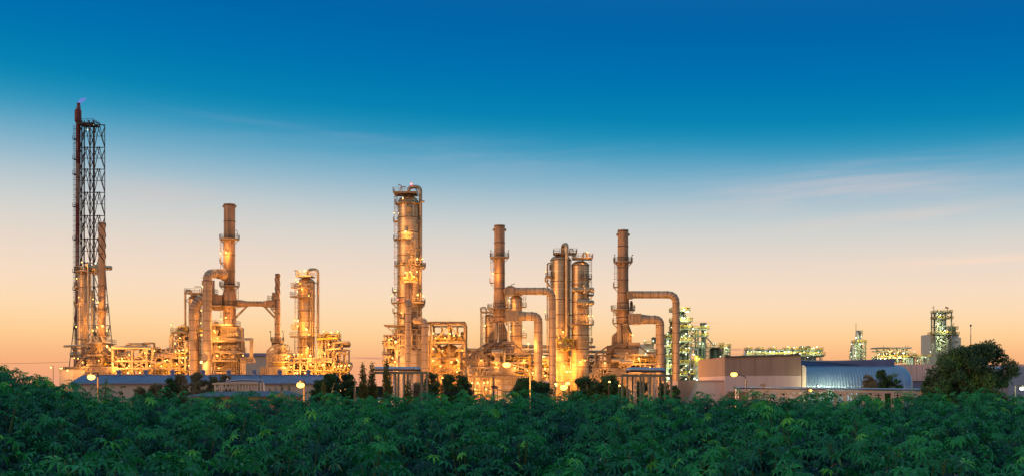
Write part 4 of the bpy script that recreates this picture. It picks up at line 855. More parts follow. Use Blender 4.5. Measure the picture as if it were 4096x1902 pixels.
    for k in range(16): x = X0-125+k*5.6; pipe(mb, g, [(x, q(1490+rn.uniform(0, 12)), -4), (x, 1605, -4)], rn.choice((.9, 1.6, 2.2)), seg=8)
    build(mb, 'standing_pipes', 'pipe', h)
    grid(g, h, [X0-128, X0-100, X0-70, X0-40], [q(1503), 1550], -6, 2, .35, brace='V ')
    clutter(g, h, X0+60, X0+125, q(1415), q(1500), -4, 3, 60, seed); clutter(g, h, X0-118, X0-60, q(1470), q(1500), -4, 2, 30, seed+1); clutter(g, h, X0-20, X0+20, q(1400), q(1465), -7, -4.4, 16, seed+2)
    if side: mb = MB(); mb.hexa([(g.x(X0+28), g.z(1218)), (g.x(X0+38), g.z(1218)), (g.x(X0+36), g.z(1202)), (g.x(X0+30), g.z(1202))], g.D-1, g.D+1); mb.box(g.x(X0+30), g.x(X0+38), g.D-1, g.D+1, g.z(q(1232)), g.z(1210)); build(mb, 'hood', 'dark_casing', t2)
    return g, t, h
g, t, h = heater_block(1998, False, 305, 'brown stack standing immediately left of the domed twin columns, two ducts leaving its right side', 'sprawling heater of sloping frames and nested pipes behind the big curved street lamp', 51, 902, 1028, 0)
lamp(g, t, 1971, 1092, -3, 1500); 
lamps(g, h, [(1889, 1530, 2200), (1911, 1530, 2600), (1936, 1529, 1500), (1951, 1527, 2200), (1900, 1555, 2000), (1945, 1555, 2000)], dy=-5)
lamps(g, h, [(2113, 1373, 2600, 40), (2110, 1480, 900), (2095, 1440, 900), (1925, 1440, 700), (1985, 1455, 700), (2060, 1470, 1500)], dy=-6)
g, t, h = heater_block(2492, True, 305, 'rightmost brown stack of the refinery, two ducts leaving its right side', 'heater of sloping frames and nested pipes left of the green-lit towers', 61, 921, 1046, 5)
lamps(g, h, [(2530, 1338, 1300), (2555, 1432, 3400), (2558, 1440, 1500), (2536, 1440, 900), (2420, 1450, 500), (2600, 1468, 900), (2545, 1470, 1800)], dy=-6)
lamp(g, h, 2582, 1414, -6, 500, 'white')
lamps(g, h, [(2390, 1560, 1500), (2450, 1575, 1500), (2560, 1540, 1500)], dy=-8)

g = G(300)
t = gthing(g, 'flue_duct', 'upper duct leaving the stack left of the twin columns, arching over the lower duct', 'duct', 2209, 'large flue ducts')
duct(g, t, [(2020, 1163, 5), (2050, 1163, 2), (2209, 1163, 0), (2209, 1610, 0)], 14.6, 34, 2.6, n=4)
mb = MB(); mb.box(g.x(2018), g.x(2056), g.D+1, g.D+5, g.z(1178), g.z(1149)); [mb.bar(g.p(x, 1148, .8), g.p(x, 1179, .8), .2) for x in (2019, 2030, 2056)]; build(mb, 'expansion_joint', 'casing', t)
t = gthing(g, 'flue_duct', 'lower duct leaving the stack left of the twin columns, short arm and thick leg', 'duct', 2153, 'large flue ducts')
duct(g, t, [(2100, 1263, 0), (2153, 1263, 0), (2153, 1610, 0)], 17.2, 36, 2.6, n=4)
mb = MB(); mb.box(g.x(2022), g.x(2072), g.D-1.6, g.D+1.6, g.z(1284), g.z(1241)); mb.cyl(g.p(2072, 1263), g.p(2104, 1263), g.m(20), g.m(17.3), 20); mb.cur = 1
for x in (2022, 2040, 2056, 2072): mb.box(g.x(x)-.1, g.x(x)+.1, g.D-1.8, g.D-1.6, g.z(1285), g.z(1240))
build(mb, 'expansion_joint', ['casing', 'steel'], t)
t = gthing(g, 'flue_duct', 'upper duct leaving the rightmost brown stack, long arm down to the green towers', 'duct', 2704, 'large flue ducts')
duct(g, t, [(2515, 1177, 5), (2545, 1177, 2), (2704, 1177, 0), (2704, 1610, 0)], 14.6, 34, 2.6, n=4)
mb = MB(); mb.box(g.x(2512), g.x(2536), g.D+2, g.D+5, g.z(1190), g.z(1163)); [mb.bar(g.p(x, 1162, 1.8), g.p(x, 1191, 1.8), .2) for x in (2513, 2524, 2536)]; build(mb, 'expansion_joint', 'casing', t)
t = gthing(g, 'flue_duct', 'lower duct leaving the rightmost brown stack, short arm and thick leg', 'duct', 2640, 'large flue ducts')
duct(g, t, [(2595, 1277, 0), (2640, 1277, 0), (2640, 1610, 0)], 17, 36, 2.6, n=4)
mb = MB(); mb.box(g.x(2516), g.x(2560), g.D-1.6, g.D+1.6, g.z(1296), g.z(1254)); mb.cyl(g.p(2560, 1275), g.p(2600, 1277), g.m(20.5), g.m(17), 20); mb.cur = 1
for x in (2516, 2532, 2546, 2560): mb.box(g.x(x)-.1, g.x(x)+.1, g.D-1.8, g.D-1.6, g.z(1297), g.z(1253))
build(mb, 'expansion_joint', ['casing', 'steel'], t)

g = G(335)
t = gthing(g, 'distillation_column', 'mid-height column seen between the upper and lower ducts left of the twin columns', 'column', 2066, 'distillation columns of the refinery')
vessel(g, t, 2065, 24, 1180, step=4.5); boxplat(g, t, 2040, 2090, 1176, -3, 3); boxplat(g, t, 2089, 2106, 1226, -3, 0); boxplat(g, t, 2089, 2106, 1347, -3, 0); ladder(g, t, 2098, 1180, 1226, -2)
gooseneck(g, t, [(2026, 1300, 0), (2026, 1148, 0), (2040, 1143, 0), (2062, 1150, 0), (2062, 1185, 0)], 4, 'overhead_pipe', 12); gooseneck(g, t, [(2044, 1160, 0), (2044, 1137, 0), (2060, 1133, 0)], 1.5, 'vent_pipe', 5)
lamps(g, t, [(2037, 1200, 700), (2042, 1325, 900, 30), (2095, 1314, 150, 30), (2050, 1372, 900)], dy=-5)
mb = MB(); pipe(mb, g, [(2034, 1150, -3), (2034, 1380, -3)], 2.2); build(mb, 'side_pipe', 'pipe', t)
t = gthing(g, 'distillation_column', 'short column behind the left flank of the stack beside the twin columns', 'column', 1955, 'distillation columns of the refinery')
vessel(g, t, 1957, 17, 1255, step=4.5); boxplat(g, t, 1922, 1966, 1246, -3, 3)
gooseneck(g, t, [(1924, 1400, 0), (1924, 1232, 0), (1934, 1226, 0), (1945, 1232, 0), (1945, 1256, 0)], 3, 'overhead_pipe', 8); gooseneck(g, t, [(1931, 1400, -1), (1931, 1262, -1)], 1.8, 'side_pipe'); ladder(g, t, 1937, 1255, 1400, -1)
lamp(g, t, 1940, 1300, -4, 900)
t = gthing(g, 'distillation_column', 'left and wider of the domed twin columns, thick overhead pipe down its face', 'column', 2243, 'distillation columns of the refinery')
vessel(g, t, 2243, 41, 1018, step=5.5, seg=40)
boxplat(g, t, 2214, 2306, 1013, -3, 3); gooseneck(g, t, [(2251, 1022, -1), (2251, 980, -2), (2267, 975, -4), (2268, 1376, -4)], 7.4, 'overhead_pipe', 12, n=8)
gooseneck(g, t, [(2278, 1016, 0), (2278, 994, 0), (2292, 994, 0), (2292, 1015, 0)], 2, 'vent_pipe', 8); gooseneck(g, t, [(2189, 1400, -1), (2189, 1053, -1), (2201, 1050, -1)], 2.6, 'side_pipe', 5); gooseneck(g, t, [(2206, 1110, -2), (2182, 1108, -2), (2180, 1122, -2), (2192, 1132, -2), (2200, 1145, -2)], 3.4, 'side_pipe', 5)
boxplat(g, t, 2183, 2205, 1105, -3, 0); boxplat(g, t, 2181, 2196, 1275, -3, 0); ladder(g, t, 2197, 1050, 1150, -1); ladder(g, t, 2281, 1020, 1376, -3.5, .8, False)
mb = MB(); [mb.bar(g.p(2258, y, -3.5), g.p(2278, y+5, -3.5), .4) for y in (1055, 1143, 1176)]; mb.cyl(g.p(2201, 1068, 0), g.p(2198, 1068, 0), .8, seg=12); build(mb, 'bracket', 'steel', t)
lamps(g, t, [(2183, 1085, 200, 20), (2181, 1245, 200, 22), (2252, 1326, 1800), (2236, 1350, 1500)], dy=-4)
for k in range(5): lamp(g, t, 2228+k*12, 1368, -5.5, 1500, r=.12)
clutter(g, t, 2222, 2290, 1355, 1400, -8, -4, 60, 55, (.08, .25), ('yellow_rail', 'pipe', 'steel'), 'relief_valves', 2, .7)
t = gthing(g, 'distillation_column', 'right and narrower of the domed twin columns, ladder cage down its right side', 'column', 2322, 'distillation columns of the refinery', -3)
vessel(g, t, 2321, 35, 1042, None, -3, step=5.2, seg=36)
boxplat(g, t, 2289, 2366, 1037, -6, 0); ringplat(g, t, 2321, 35, 46, 1112, 260, 380, -3); ringplat(g, t, 2321, 35, 54, 1178, 300, 390, -3); boxplat(g, t, 2302, 2348, 1231, -8, -5); ringplat(g, t, 2321, 35, 54, 1295, 190, 390, -3); ringplat(g, t, 2321, 35, 50, 1366, 300, 390, -3); ringplat(g, t, 2321, 35, 50, 1437, 300, 390, -3)
for a, b in ((1040, 1112), (1112, 1178), (1178, 1295), (1295, 1366), (1366, 1437)): ladder(g, t, 2361, a, b, -4)
gooseneck(g, t, [(2332, 1042, -3), (2332, 1011, -3), (2347, 1011, -3), (2347, 1036, -3)], 3.8, 'overhead_pipe', 10); gooseneck(g, t, [(2350, 1036, -4), (2350, 1014, -4), (2359, 1014, -4), (2359, 1036, -4)], 1.6, 'vent_pipe', 5); gooseneck(g, t, [(2289, 1026, -5), (2304, 1024, -5), (2304, 1037, -5)], 2.2, 'vent_pipe', 4)
mb = MB(); [pipe(mb, g, [(x, a, -6.4), (x, b, -6.4)], 1.1) for x, a, b in ((2340, 1060, 1230), (2346, 1180, 1295), (2303, 1232, 1295))]; build(mb, 'side_pipe', 'pipe', t)
clutter(g, t, 2325, 2352, 1160, 1180, -8, -6.5, 8, 56); clutter(g, t, 2318, 2345, 1215, 1230, -8, -6.5, 8, 57)
lamps(g, t, [(2320, 1202, 2800), (2354, 1262, 1800), (2370, 1262, 700, 30), (2350, 1008, 500), (2342, 1160, 200), (2340, 1440, 900), (2320, 1445, 1500)], dy=-7)
# ============================================================ E  green-lit plant, farther back
g = G(430)
WL = lambda t, L_, dy=-4, **k: lamps(g, t, L_, dy=dy, col='white', **k)
t = gthing(g, 'process_tower', 'tallest green-lit lattice tower crowned by white lamps and a small red windsock', 'process tower', 2722, 'green-lit process towers')
grid(g, t, [2690, 2752], [1283, 1314, 1363, 1407, 1452, 1497], -4, 4, .9, brace=' /', name='frame')
grid(g, t, [2704, 2716, 2738], [1250, 1288, 1315, 1338, 1363, 1385, 1407, 1430, 1452, 1474, 1497], -2, 2, .35, brace='X/V\\', name='stair_frame', m='green_steel')
for y in (1243, 1283, 1314, 1363, 1407, 1452, 1497): boxplat(g, t, 2682, 2762 if y > 1250 else 2752, y, -5, 4, 'yellow_rail', 'green_steel', w=.14)
vessel(g, t, 2722, 15, 1250, 1290, 0, 'green_grey', 'head_vessel', True, 5); mb = MB(); mb.cyl(g.p(2738, 1600, 1), g.p(2738, 1262, 1), .8, seg=12); mb.cyl(g.p(2704, 1600, 1), g.p(2704, 1300, 1), .5, seg=10)
for k in range(9): mb.cyl(g.p(2722, 1268, -3.1), g.p(2722, 1268, -3.5), g.m(13-k), seg=24) if k == 0 else None
build(mb, 'process_piping', 'green_grey', t)
mb = MB(); mb.bar(g.p(2741, 1245, -2), g.p(2741, 1228, -2), .15); build(mb, 'mast', 'green_steel', t)
mb = MB(); mb.cyl(g.p(2741, 1229, -2), g.p(2753, 1231, -2), .35, .22, 10); build(mb, 'windsock', 'orange_paint', t)
clutter(g, t, 2692, 2750, 1290, 1520, -3, 3, 120, 71, (.15, .35), ('green_grey', 'green_steel', 'yellow_rail'), drums=6)
WL(t, [(2735, 1237, 3500), (2745, 1246, 5000), (2752, 1243, 2600), (2737, 1271, 9000), (2728, 1268, 5000), (2758, 1297, 3500), (2719, 1272, 900), (2686, 1307, 900), (2745, 1333, 3500), (2735, 1340, 1500), (2758, 1342, 3500), (2744, 1350, 3500), (2727, 1345, 1500), (2718, 1320, 900), (2757, 1389, 1800), (2744, 1391, 3500), (2735, 1405, 900), (2719, 1365, 1500), (2757, 1435, 900), (2756, 1480, 900), (2759, 1494, 1800), (2744, 1514, 1800), (2727, 1478, 2200), (2744, 1415, 1500), (2718, 1440, 1500), (2718, 1400, 900), (2745, 1460, 2600), (2716, 1500, 2600)], -5)
WL(t, [(2684, 1272, 500), (2684, 1365, 500), (2684, 1412, 500), (2684, 1455, 300)], -9)
t = gthing(g, 'process_tower', 'open green steel tower with side bracing right of the tallest green-lit tower', 'process tower', 2810, 'green-lit process towers')
grid(g, t, [2787, 2816], [1315, 1342, 1367, 1390], -3, 3, .5, brace=' V ', name='frame', m='green_steel')
mb = MB(); mb.cyl(g.p(2813, 1600, 0), g.p(2813, 1292, 0), .8, seg=12); mb.cyl(g.p(2818, 1600, 0), g.p(2818, 1300, 0), .5, seg=10); mb.cyl(g.p(2813, 1300, 0), g.p(2813, 1290, 0), 1.3, seg=12); mb.bar(g.p(2805, 1294, 0), g.p(2805, 1315, 0), .3); mb.bar(g.p(2805, 1294, 0), g.p(2820, 1294, 0), .25); build(mb, 'standpipe', 'green_grey', t)
boxplat(g, t, 2762, 2830, 1315, -4, 3, 'yellow_rail', 'green_steel', w=.14); boxplat(g, t, 2764, 2826, 1343, -4, 3, 'yellow_rail', 'green_steel', w=.14)
mb = MB(); 
for a in ((2764, 1316, 2781, 1328), (2781, 1328, 2790, 1328), (2781, 1328, 2764, 1343), (2764, 1343, 2784, 1358), (2784, 1358, 2793, 1358), (2784, 1358, 2756, 1382), (2822, 1344, 2843, 1366), (2843, 1366, 2856, 1382)): mb.bar(g.p(a[0], a[1], -3), g.p(a[2], a[3], -3), .42)
mb.bar(g.p(2822, 1343.5, -3), g.p(2790, 1343.5, -3), .3); mb.bar(g.p(2790, 1328, -3), g.p(2790, 1358, -3), .3)
build(mb, 'stair', 'green_steel', t)
WL(t, [(2823, 1300, 3500), (2773, 1313, 2600), (2821, 1326, 3500), (2801, 1370, 900), (2772, 1370, 300), (2787, 1309, 900)], -4)
t = gthing(g, 'process_tower', 'lower green-lit frame tower framed between the two rightmost ducts', 'process tower', 2675, 'green-lit process towers')
grid(g, t, [2662, 2667, 2690], [1336, 1352, 1390, 1428, 1468, 1500], -4, 4, .5, brace=' /', name='frame', m='green_steel')
for y in (1352, 1390, 1428, 1468): boxplat(g, t, 2658, 2692, y, -5, 3, 'yellow_rail', 'green_steel', w=.14)
mb = MB(); mb.cyl(g.p(2667, 1600), g.p(2667, 1350), .8, seg=12); mb.cyl(g.p(2680, 1600, 1), g.p(2680, 1340, 1), 1.4, seg=14); pipe(mb, g, [(2676, 1330, 0), (2676, 1320, 0), (2690, 1308, 0)], 1.2, g.m(8)); pipe(mb, g, [(2661, 1600, 0), (2661, 1355, 0), (2668, 1350, 0)], 1.4); mb.cyl(g.p(2676, 1336), g.p(2676, 1325), .6, seg=8); build(mb, 'process_piping', 'green_grey', t)
clutter(g, t, 2660, 2690, 1395, 1530, -3, 3, 50, 72, (.15, .35), ('green_grey', 'green_steel', 'yellow_rail'), drums=4)
WL(t, [(2671, 1332, 900), (2673, 1363, 2600), (2672, 1375, 2600), (2660, 1381, 700), (2669, 1414, 900), (2675, 1492, 9000), (2675, 1511, 5000), (2678, 1400, 1800), (2680, 1440, 2600), (2670, 1450, 1800), (2678, 1524, 900), (2674, 1460, 2600)], -5)
t = gthing(g, 'plant_building', 'pale corrugated plant block topped by a small green drum behind the rightmost heater', 'building', 2600)
mb = MB(); mb.box(g.x(2576), g.x(2626), g.D+8, g.D+25, 0, g.z(1372)); mb.box(g.x(2562), g.x(2630), g.D+6, g.D+26, 0, g.z(1390)); build(mb, 'wall', 'panel', t)
vessel(g, t, 2615, 9, 1346, 1372, 8, 'green_grey', 'roof_drum', True, 4); boxplat(g, t, 2592, 2626, 1370, 7, 14, 'yellow_rail'); WL(t, [(2579, 1360, 900, 14), (2613, 1362, 1500), (2590, 1400, 3000), (2575, 1440, 3000)], 4)
for i, (cx, r, top, lab) in enumerate([(2799, 23, 1386, 'dark green storage silo behind the egg-shaped pale vessel'), (2862, 24, 1386, 'dark green silo ringed by service platforms just left of the two-tone hall')]):
    t = gthing(g, 'storage_silo', lab, 'silo', cx, 'green storage silos', 6)
    vessel(g, t, cx, r, top, None, 6, prof=[(.01, top), (r*.45, top+1), (r, top+10), (r, 1660)], m='green_grey', step=5)
    boxplat(g, t, cx-r-8, cx+r+8, top-1, 2, 10, 'yellow_rail', 'green_steel', w=.1)
    if i:
        for y in (1400, 1418, 1438, 1450, 1464, 1478, 1492): boxplat(g, t, cx-r-12, cx-r+4, y, 0, 5, 'steel', 'green_steel'); boxplat(g, t, cx+r-4, cx+r+12, y, 0, 5, 'steel', 'green_steel')
    WL(t, [(cx, top-14, 2600, 12), (cx-10 if i else cx+14, top-13, 900, 12)] + ([(cx+19, 1424, 1800), (cx+17, 1441, 900), (cx+17, 1470, 900)] if i else [(cx-22, 1416, 2600)]), -1)
t = gthing(g, 'stair_tower', 'thin yellow-railed stair tower against the top left corner of the two-tone hall', 'stair tower', 2903)
grid(g, t, [2895, 2916], [1387, 1403, 1425, 1450], -2, 3, .45, brace='X', name='frame', m='green_steel'); boxplat(g, t, 2888, 2918, 1387, -3, 3, 'yellow_rail', 'green_steel', w=.12)
mb = MB(); mb.bar(g.p(2917, 1387), g.p(2917, 1373), .2); mb.bar(g.p(2890, 1387), g.p(2890, 1370), .2); mb.bar(g.p(2820, 1370), g.p(2898, 1370), .18); build(mb, 'post', 'steel', t)
WL(t, [(2905, 1387, 2600), (2903, 1372, 700, 10), (2906, 1403, 900)], -3)
g = G(400)
t = gthing(g, 'reactor_vessel', 'pale green egg-shaped vessel with an arched pipe and yellow platforms', 'vessel', 2791)
vessel(g, t, 2791, 21, 1450, None, prof=[(.01, 1449), (8, 1450), (15, 1456), (19.5, 1466), (21, 1476), (19.5, 1488), (17, 1496), (16.5, 1660)], m='white_vessel', step=30, name='shell')
gooseneck(g, t, [(2762, 1500, 1), (2762, 1394, 1), (2791, 1394, 0), (2791, 1450, 0)], 3.0, 'overhead_pipe', 8, m='white_vessel')
boxplat(g, t, 2768, 2822, 1447, -4, 3, 'yellow_rail', 'green_steel', w=.12); boxplat(g, t, 2758, 2776, 1490, -4, 2, 'yellow_rail', 'yellow_rail', w=.12); boxplat(g, t, 2801, 2822, 1490, -4, 2, 'yellow_rail', 'yellow_rail', w=.12)
clutter(g, t, 2762, 2782, 1450, 1520, 3, 6, 20, 73, (.12, .25), ('green_grey', 'yellow_rail', 'green_steel')); clutter(g, t, 2775, 2812, 1436, 1447, -3, 3, 20, 74, (.1, .2), ('yellow_rail', 'green_steel', 'white_vessel'))
WL(t, [(2785, 1431, 1800), (2797, 1431, 2200), (2816, 1447, 2600), (2765, 1475, 1300), (2809, 1474, 1800), (2757, 1485, 1300), (2820, 1480, 900), (2773, 1416, 2600)], -4)
lamp(g, t, 2778, 1512, -8, 9000, 'white')

# ------------------------------------------------ F  condenser row and far plants
g = G(520)
t = gthing(g, 'condenser_row', 'long row of white-lit air coolers showing above the roof of the two-tone hall', 'cooler row', 3130)
mb = MB(); mb.box(g.x(2975), g.x(3290), g.D-3, g.D+8, g.z(1425), g.z(1418)); mb.bar(g.p(2982, 1397), g.p(3288, 1398), .5); [mb.bar(g.p(x, 1602), g.p(x, 1418), .5) for x in range(2980, 3290, 30)]; build(mb, 'deck', 'white_vessel', t)
mb = MB()
for x in (2984, 3028, 3072, 3130, 3184, 3230, 3262): mb.hexa([(g.x(x), g.z(1420)), (g.x(x+22), g.z(1420)), (g.x(x+20), g.z(1397)), (g.x(x+6), g.z(1397))], g.D-2, g.D+6)
build(mb, 'cooler_housing', 'white_vessel', t)
for x in (2984, 3029, 3080, 3138): boxplat(g, t, x, x+20, 1398, -3, 4, 'yellow_rail', 'green_steel', w=.14)
boxplat(g, t, 3170, 3286, 1399, -3, 6, 'yellow_rail', 'green_steel', w=.14); boxplat(g, t, 2978, 3290, 1417, -5, -3, 'yellow_rail', 'green_steel', w=.12)
mb = MB()
for x in (3206, 3232): pipe(mb, g, [(x-8, 1398, 0), (x-8, 1386, 0), (x-2, 1382, 0), (x+8, 1384, 0), (x+12, 1398, 0)], 1.2); mb.cyl(g.p(x, 1398), g.p(x, 1384), 1.3, seg=12)
pipe(mb, g, [(2974, 1440, 0), (2971, 1405, 0), (2984, 1397, 0)], .7, g.m(8)); pipe(mb, g, [(3280, 1397, 0), (3290, 1400, 0), (3293, 1415, 0), (3288, 1440, 0)], .8, g.m(8)); pipe(mb, g, [(3276, 1398, 1), (3284, 1402, 1), (3286, 1440, 1)], .8, g.m(8)); build(mb, 'loop_pipe', 'green_grey', t)
clutter(g, t, 3170, 3284, 1400, 1420, -2, 5, 60, 81, (.15, .4), ('white_vessel', 'green_grey', 'yellow_rail')); clutter(g, t, 2985, 3165, 1402, 1417, -2, 5, 40, 82, (.15, .3), ('white_vessel', 'green_grey', 'yellow_rail'))
mb = MB(); mb.box(g.x(3205), g.x(3286), g.D+9, g.D+16, 0, g.z(1422)); build(mb, 'rear_block', 'white_vessel', t)
WL(t, [(2994, 1384, 900, 12), (3040, 1384, 700, 12), (3095, 1384, 1800, 12), (3152, 1384, 1800, 12), (2991, 1404, 5200), (3007, 1404, 1800), (3016, 1404, 900), (3040, 1405, 5200), (3062, 1405, 900), (3080, 1405, 4200), (3098, 1405, 5200), (3137, 1405, 5200), (3155, 1405, 5200), (3176, 1388, 5200), (3210, 1385, 1800), (3248, 1392, 1800), (3256, 1390, 1800), (3268, 1385, 1800), (3245, 1406, 1800), (3216, 1405, 900), (3274, 1406, 4200), (3178, 1407, 3500), (3231, 1427, 900), (3256, 1410, 1500), (3200, 1412, 2600), (3117, 1405, 900)], -5)
g = G(560)
t = gthing(g, 'process_tower', 'small isolated green-lit tower with antenna above the curved blue hall', 'process tower', 3432, 'green-lit process towers')
grid(g, t, [3414, 3430, 3455], [1367, 1393, 1410, 1426], -3, 3, .5, brace=' X', name='frame', m='green_steel')
mb = MB(); mb.cyl(g.p(3433, 1600), g.p(3433, 1330), 1.4, seg=14); mb.sphere(g.p(3433, 1330), 1.4, seg=12); mb.cyl(g.p(3424, 1600, 1), g.p(3424, 1380, 1), 2.6, seg=16); mb.cyl(g.p(3446, 1600, 1), g.p(3446, 1392, 1), 2.2, seg=16); build(mb, 'column', 'white_vessel', t)
boxplat(g, t, 3413, 3458, 1368, -4, 3, 'yellow_rail', 'green_steel', w=.14); boxplat(g, t, 3428, 3445, 1330, -2, 2, 'green_steel', 'green_steel', w=.14)
mb = MB(); mb.bar(g.p(3424, 1330), g.p(3424, 1291), .18); pipe(mb, g, [(3440, 1332, 0), (3450, 1332, 0), (3450, 1345, 0)], .9); pipe(mb, g, [(3445, 1354, 0), (3457, 1358, 0), (3457, 1435, 0)], 1); [mb.bar(g.p(3437, y, -2), g.p(3441, y, -2), .2) for y in range(1334, 1368, 4)]; mb.bar(g.p(3404, 1388), g.p(3398, 1435), .4); mb.bar(g.p(3404, 1388), g.p(3404, 1435), .4); build(mb, 'antenna', 'green_grey', t)
WL(t, [(3424, 1349, 3500), (3446, 1343, 3500), (3407, 1374, 3500), (3449, 1374, 5200), (3440, 1373, 2600), (3421, 1391, 1800), (3403, 1407, 2600), (3405, 1425, 900), (3423, 1408, 3500), (3421, 1421, 3500)], -5)
t = gthing(g, 'canopy_structure', 'flat-roofed open platform packed with glaring lamps between two far towers', 'canopy', 3560)
mb = MB(); mb.hexa([(g.x(3494), g.z(1393)), (g.x(3632), g.z(1393)), (g.x(3629), g.z(1388.5)), (g.x(3500), g.z(1388.5))], g.D-6, g.D+6); build(mb, 'roof', 'grey_roof', t)
mb = MB(); mb.box(g.x(3499), g.x(3628), g.D-5, g.D+5, g.z(1405), g.z(1402)); [mb.bar(g.p(x, 1602, yy), g.p(x, 1390, yy), .6) for x in (3510, 3535, 3560, 3590, 3614, 3627) for yy in (-4, 4)]; [mb.bar(g.p(3497, 1404, -5), g.p(3512, 1413, -5), .5)]; [mb.bar(g.p(x, 1393, -5), g.p(x+14, 1403, -5), .35) for x in range(3500, 3620, 20)]; build(mb, 'frame', 'green_steel', t)
clutter(g, t, 3510, 3626, 1410, 1450, -3, 3, 60, 83, (.15, .4), ('white_vessel', 'green_grey', 'yellow_rail')); boxplat(g, t, 3508, 3628, 1430, -5, 4, 'yellow_rail', 'green_steel', w=.14)
mb = MB(); [mb.bar(g.p(x, 1390), g.p(x, 1379), .15) for x in (3534, 3622, 3632)]; build(mb, 'antenna', 'green_grey', t)
WL(t, [(3517, 1414, 3500), (3547, 1413, 3500), (3578, 1412, 5200), (3618, 1410, 9000), (3612, 1411, 5200), (3528, 1422, 3500), (3522, 1432, 5200), (3540, 1433, 1800), (3600, 1427, 9000), (3594, 1428, 5200), (3619, 1435, 5200), (3560, 1425, 5200)], -7)
lamps(g, t, [(3592, 1407, 2600), (3528, 1423, 2600)], dy=-8)
t = gthing(g, 'storage_tank', 'white tank with a domed railing cage right of the glaring canopy', 'tank', 3640, 'far white tanks')
vessel(g, t, 3640, 14, 1421, m='white_vessel', step=9); boxplat(g, t, 3626, 3658, 1419, -3, 3, 'green_steel'); 
mb = MB(); [mb.bar(g.p(3650+k*6, 1416+k*1.2, -2), g.p(3656+k*6, 1417.2+k*1.2, -2), .3) for k in range(4)]; build(mb, 'handrail', 'yellow_rail', t); WL(t, [(3632, 1440, 2600), (3657, 1404, 3500, 20)], -6)
t = gthing(g, 'storage_tank', 'low dark domed tank with a curved stair at the left end of the glaring canopy', 'tank', 3497, 'far white tanks')
vessel(g, t, 3502, 13, 1425, m='green_grey', step=9); mb = MB(); P = [g.p(3487+13*(1-math.cos(a)), 1436-20*math.sin(a), -4) for a in [math.pi/2*i/6 for i in range(7)]]; [mb.bar(a, b, .3) for a, b in zip(P, P[1:])]; [mb.bar(p, (p.x, p.y, p.z-3), .15) for p in P]; build(mb, 'stair', 'green_steel', t); WL(t, [(3510, 1432, 900)], -5)
t = gthing(g, 'pipe_bridge', 'horizontal green truss bridge leading into the foot of the far silo tower', 'pipe bridge', 3680)
grid(g, t, [3662, 3683, 3705], [1425, 1448], -2, 2, .5, brace=' X', name='truss', m='green_steel'); boxplat(g, t, 3656, 3722, 1425, -3, 3, 'yellow_rail', 'green_steel', w=.12); WL(t, [(3702, 1427, 5200), (3670, 1440, 1800), (3698, 1452, 1300)], -4)

g = G(600)
t = gthing(g, 'silo_tower', 'tall far building with an open braced top and lit silos behind the big tree', 'silo tower', 3778)
mb = MB(); mb.box(g.x(3722), g.x(3792), g.D, g.D+14, 0, g.z(1335)); mb.box(g.x(3780), g.x(3832), g.D-4, g.D+12, 0, g.z(1349)); mb.box(g.x(3792), g.x(3829), g.D-2, g.D+10, g.z(1349), g.z(1336)); build(mb, 'wall', 'white_vessel', t)
for x in (3784, 3808):
    mb = MB(); mb.box(g.x(x), g.x(x+10), g.D-4.3, g.D-4.05, g.z(1370), g.z(1363)); f_ = build(mb, 'window', 'glass_dark', t)
    mb = MB(); [mb.box(g.x(x+k)-.08, g.x(x+k)+.08, g.D-4.4, g.D-4.3, g.z(1370), g.z(1363)) for k in (0, 5, 10)]; build(mb, 'frame', 'white_vessel', f_)
grid(g, t, [3735, 3745, 3791], [1249, 1272, 1305, 1333, 1352], -5, 3, .6, brace=' XX/', name='frame', m='green_steel', bays=[1])
mb = MB()
for a in ((3745, 1352, 3792, 1336), (3745, 1352, 3792, 1370), (3745, 1390, 3790, 1372), (3745, 1392, 3790, 1405)): mb.bar(g.p(a[0], a[1], -6), g.p(a[2], a[3], -6), .7)
[mb.bar(g.p(x, 1420, -6), g.p(x, 1335, -6), .6) for x in (3745, 3786)]; build(mb, 'stair', 'green_steel', t)
vessel(g, t, 3765, 15, 1271, 1333, -1, 'white_vessel', 'silo', True, 6); vessel(g, t, 3764, 8, 1242, 1271, -1, 'white_vessel', 'silo', True, 6)
boxplat(g, t, 3734, 3794, 1249, -6, 4, 'yellow_rail', 'green_steel', w=.16); boxplat(g, t, 3734, 3796, 1273, -6, 4, 'yellow_rail', 'green_steel', w=.16); boxplat(g, t, 3722, 3790, 1335, -7, 4, 'yellow_rail', 'green_steel', w=.16); boxplat(g, t, 3792, 3829, 1335, -3, 8, 'yellow_rail', 'green_steel', w=.16); boxplat(g, t, 3794, 3824, 1313, -3, 4, 'yellow_rail', 'green_steel', w=.16)
mb = MB(); pipe(mb, g, [(3741, 1400, -7), (3741, 1255, -7), (3750, 1242, -7)], 1.8, g.m(8)); pipe(mb, g, [(3812, 1310, 0), (3812, 1295, 0), (3818, 1291, 0)], 1.2); [mb.cyl(g.p(x, 1335), g.p(x, 1304), 1.0, seg=10) for x in (3800, 3806, 3816)]; mb.bar(g.p(3735, 1248), g.p(3735, 1221), .2); mb.bar(g.p(3728, 1227), g.p(3735, 1231), .2); mb.bar(g.p(3789, 1248), g.p(3789, 1229), .2); mb.bar(g.p(3809, 1336), g.p(3809, 1300), .5); build(mb, 'process_piping', 'green_grey', t)
mb = MB(); mb.cyl(g.p(3782, 1227), g.p(3794, 1231), .5, .3, 8); build(mb, 'windsock', 'orange_paint', t)
WL(t, [(3749, 1252, 1800), (3762, 1258, 3500), (3749, 1293, 9000), (3754, 1291, 5200), (3771, 1312, 5200), (3780, 1320, 5200), (3769, 1308, 3500), (3722, 1405, 1800), (3765, 1355, 7000), (3775, 1362, 3500), (3752, 1345, 1800), (3760, 1390, 2600)], -7)
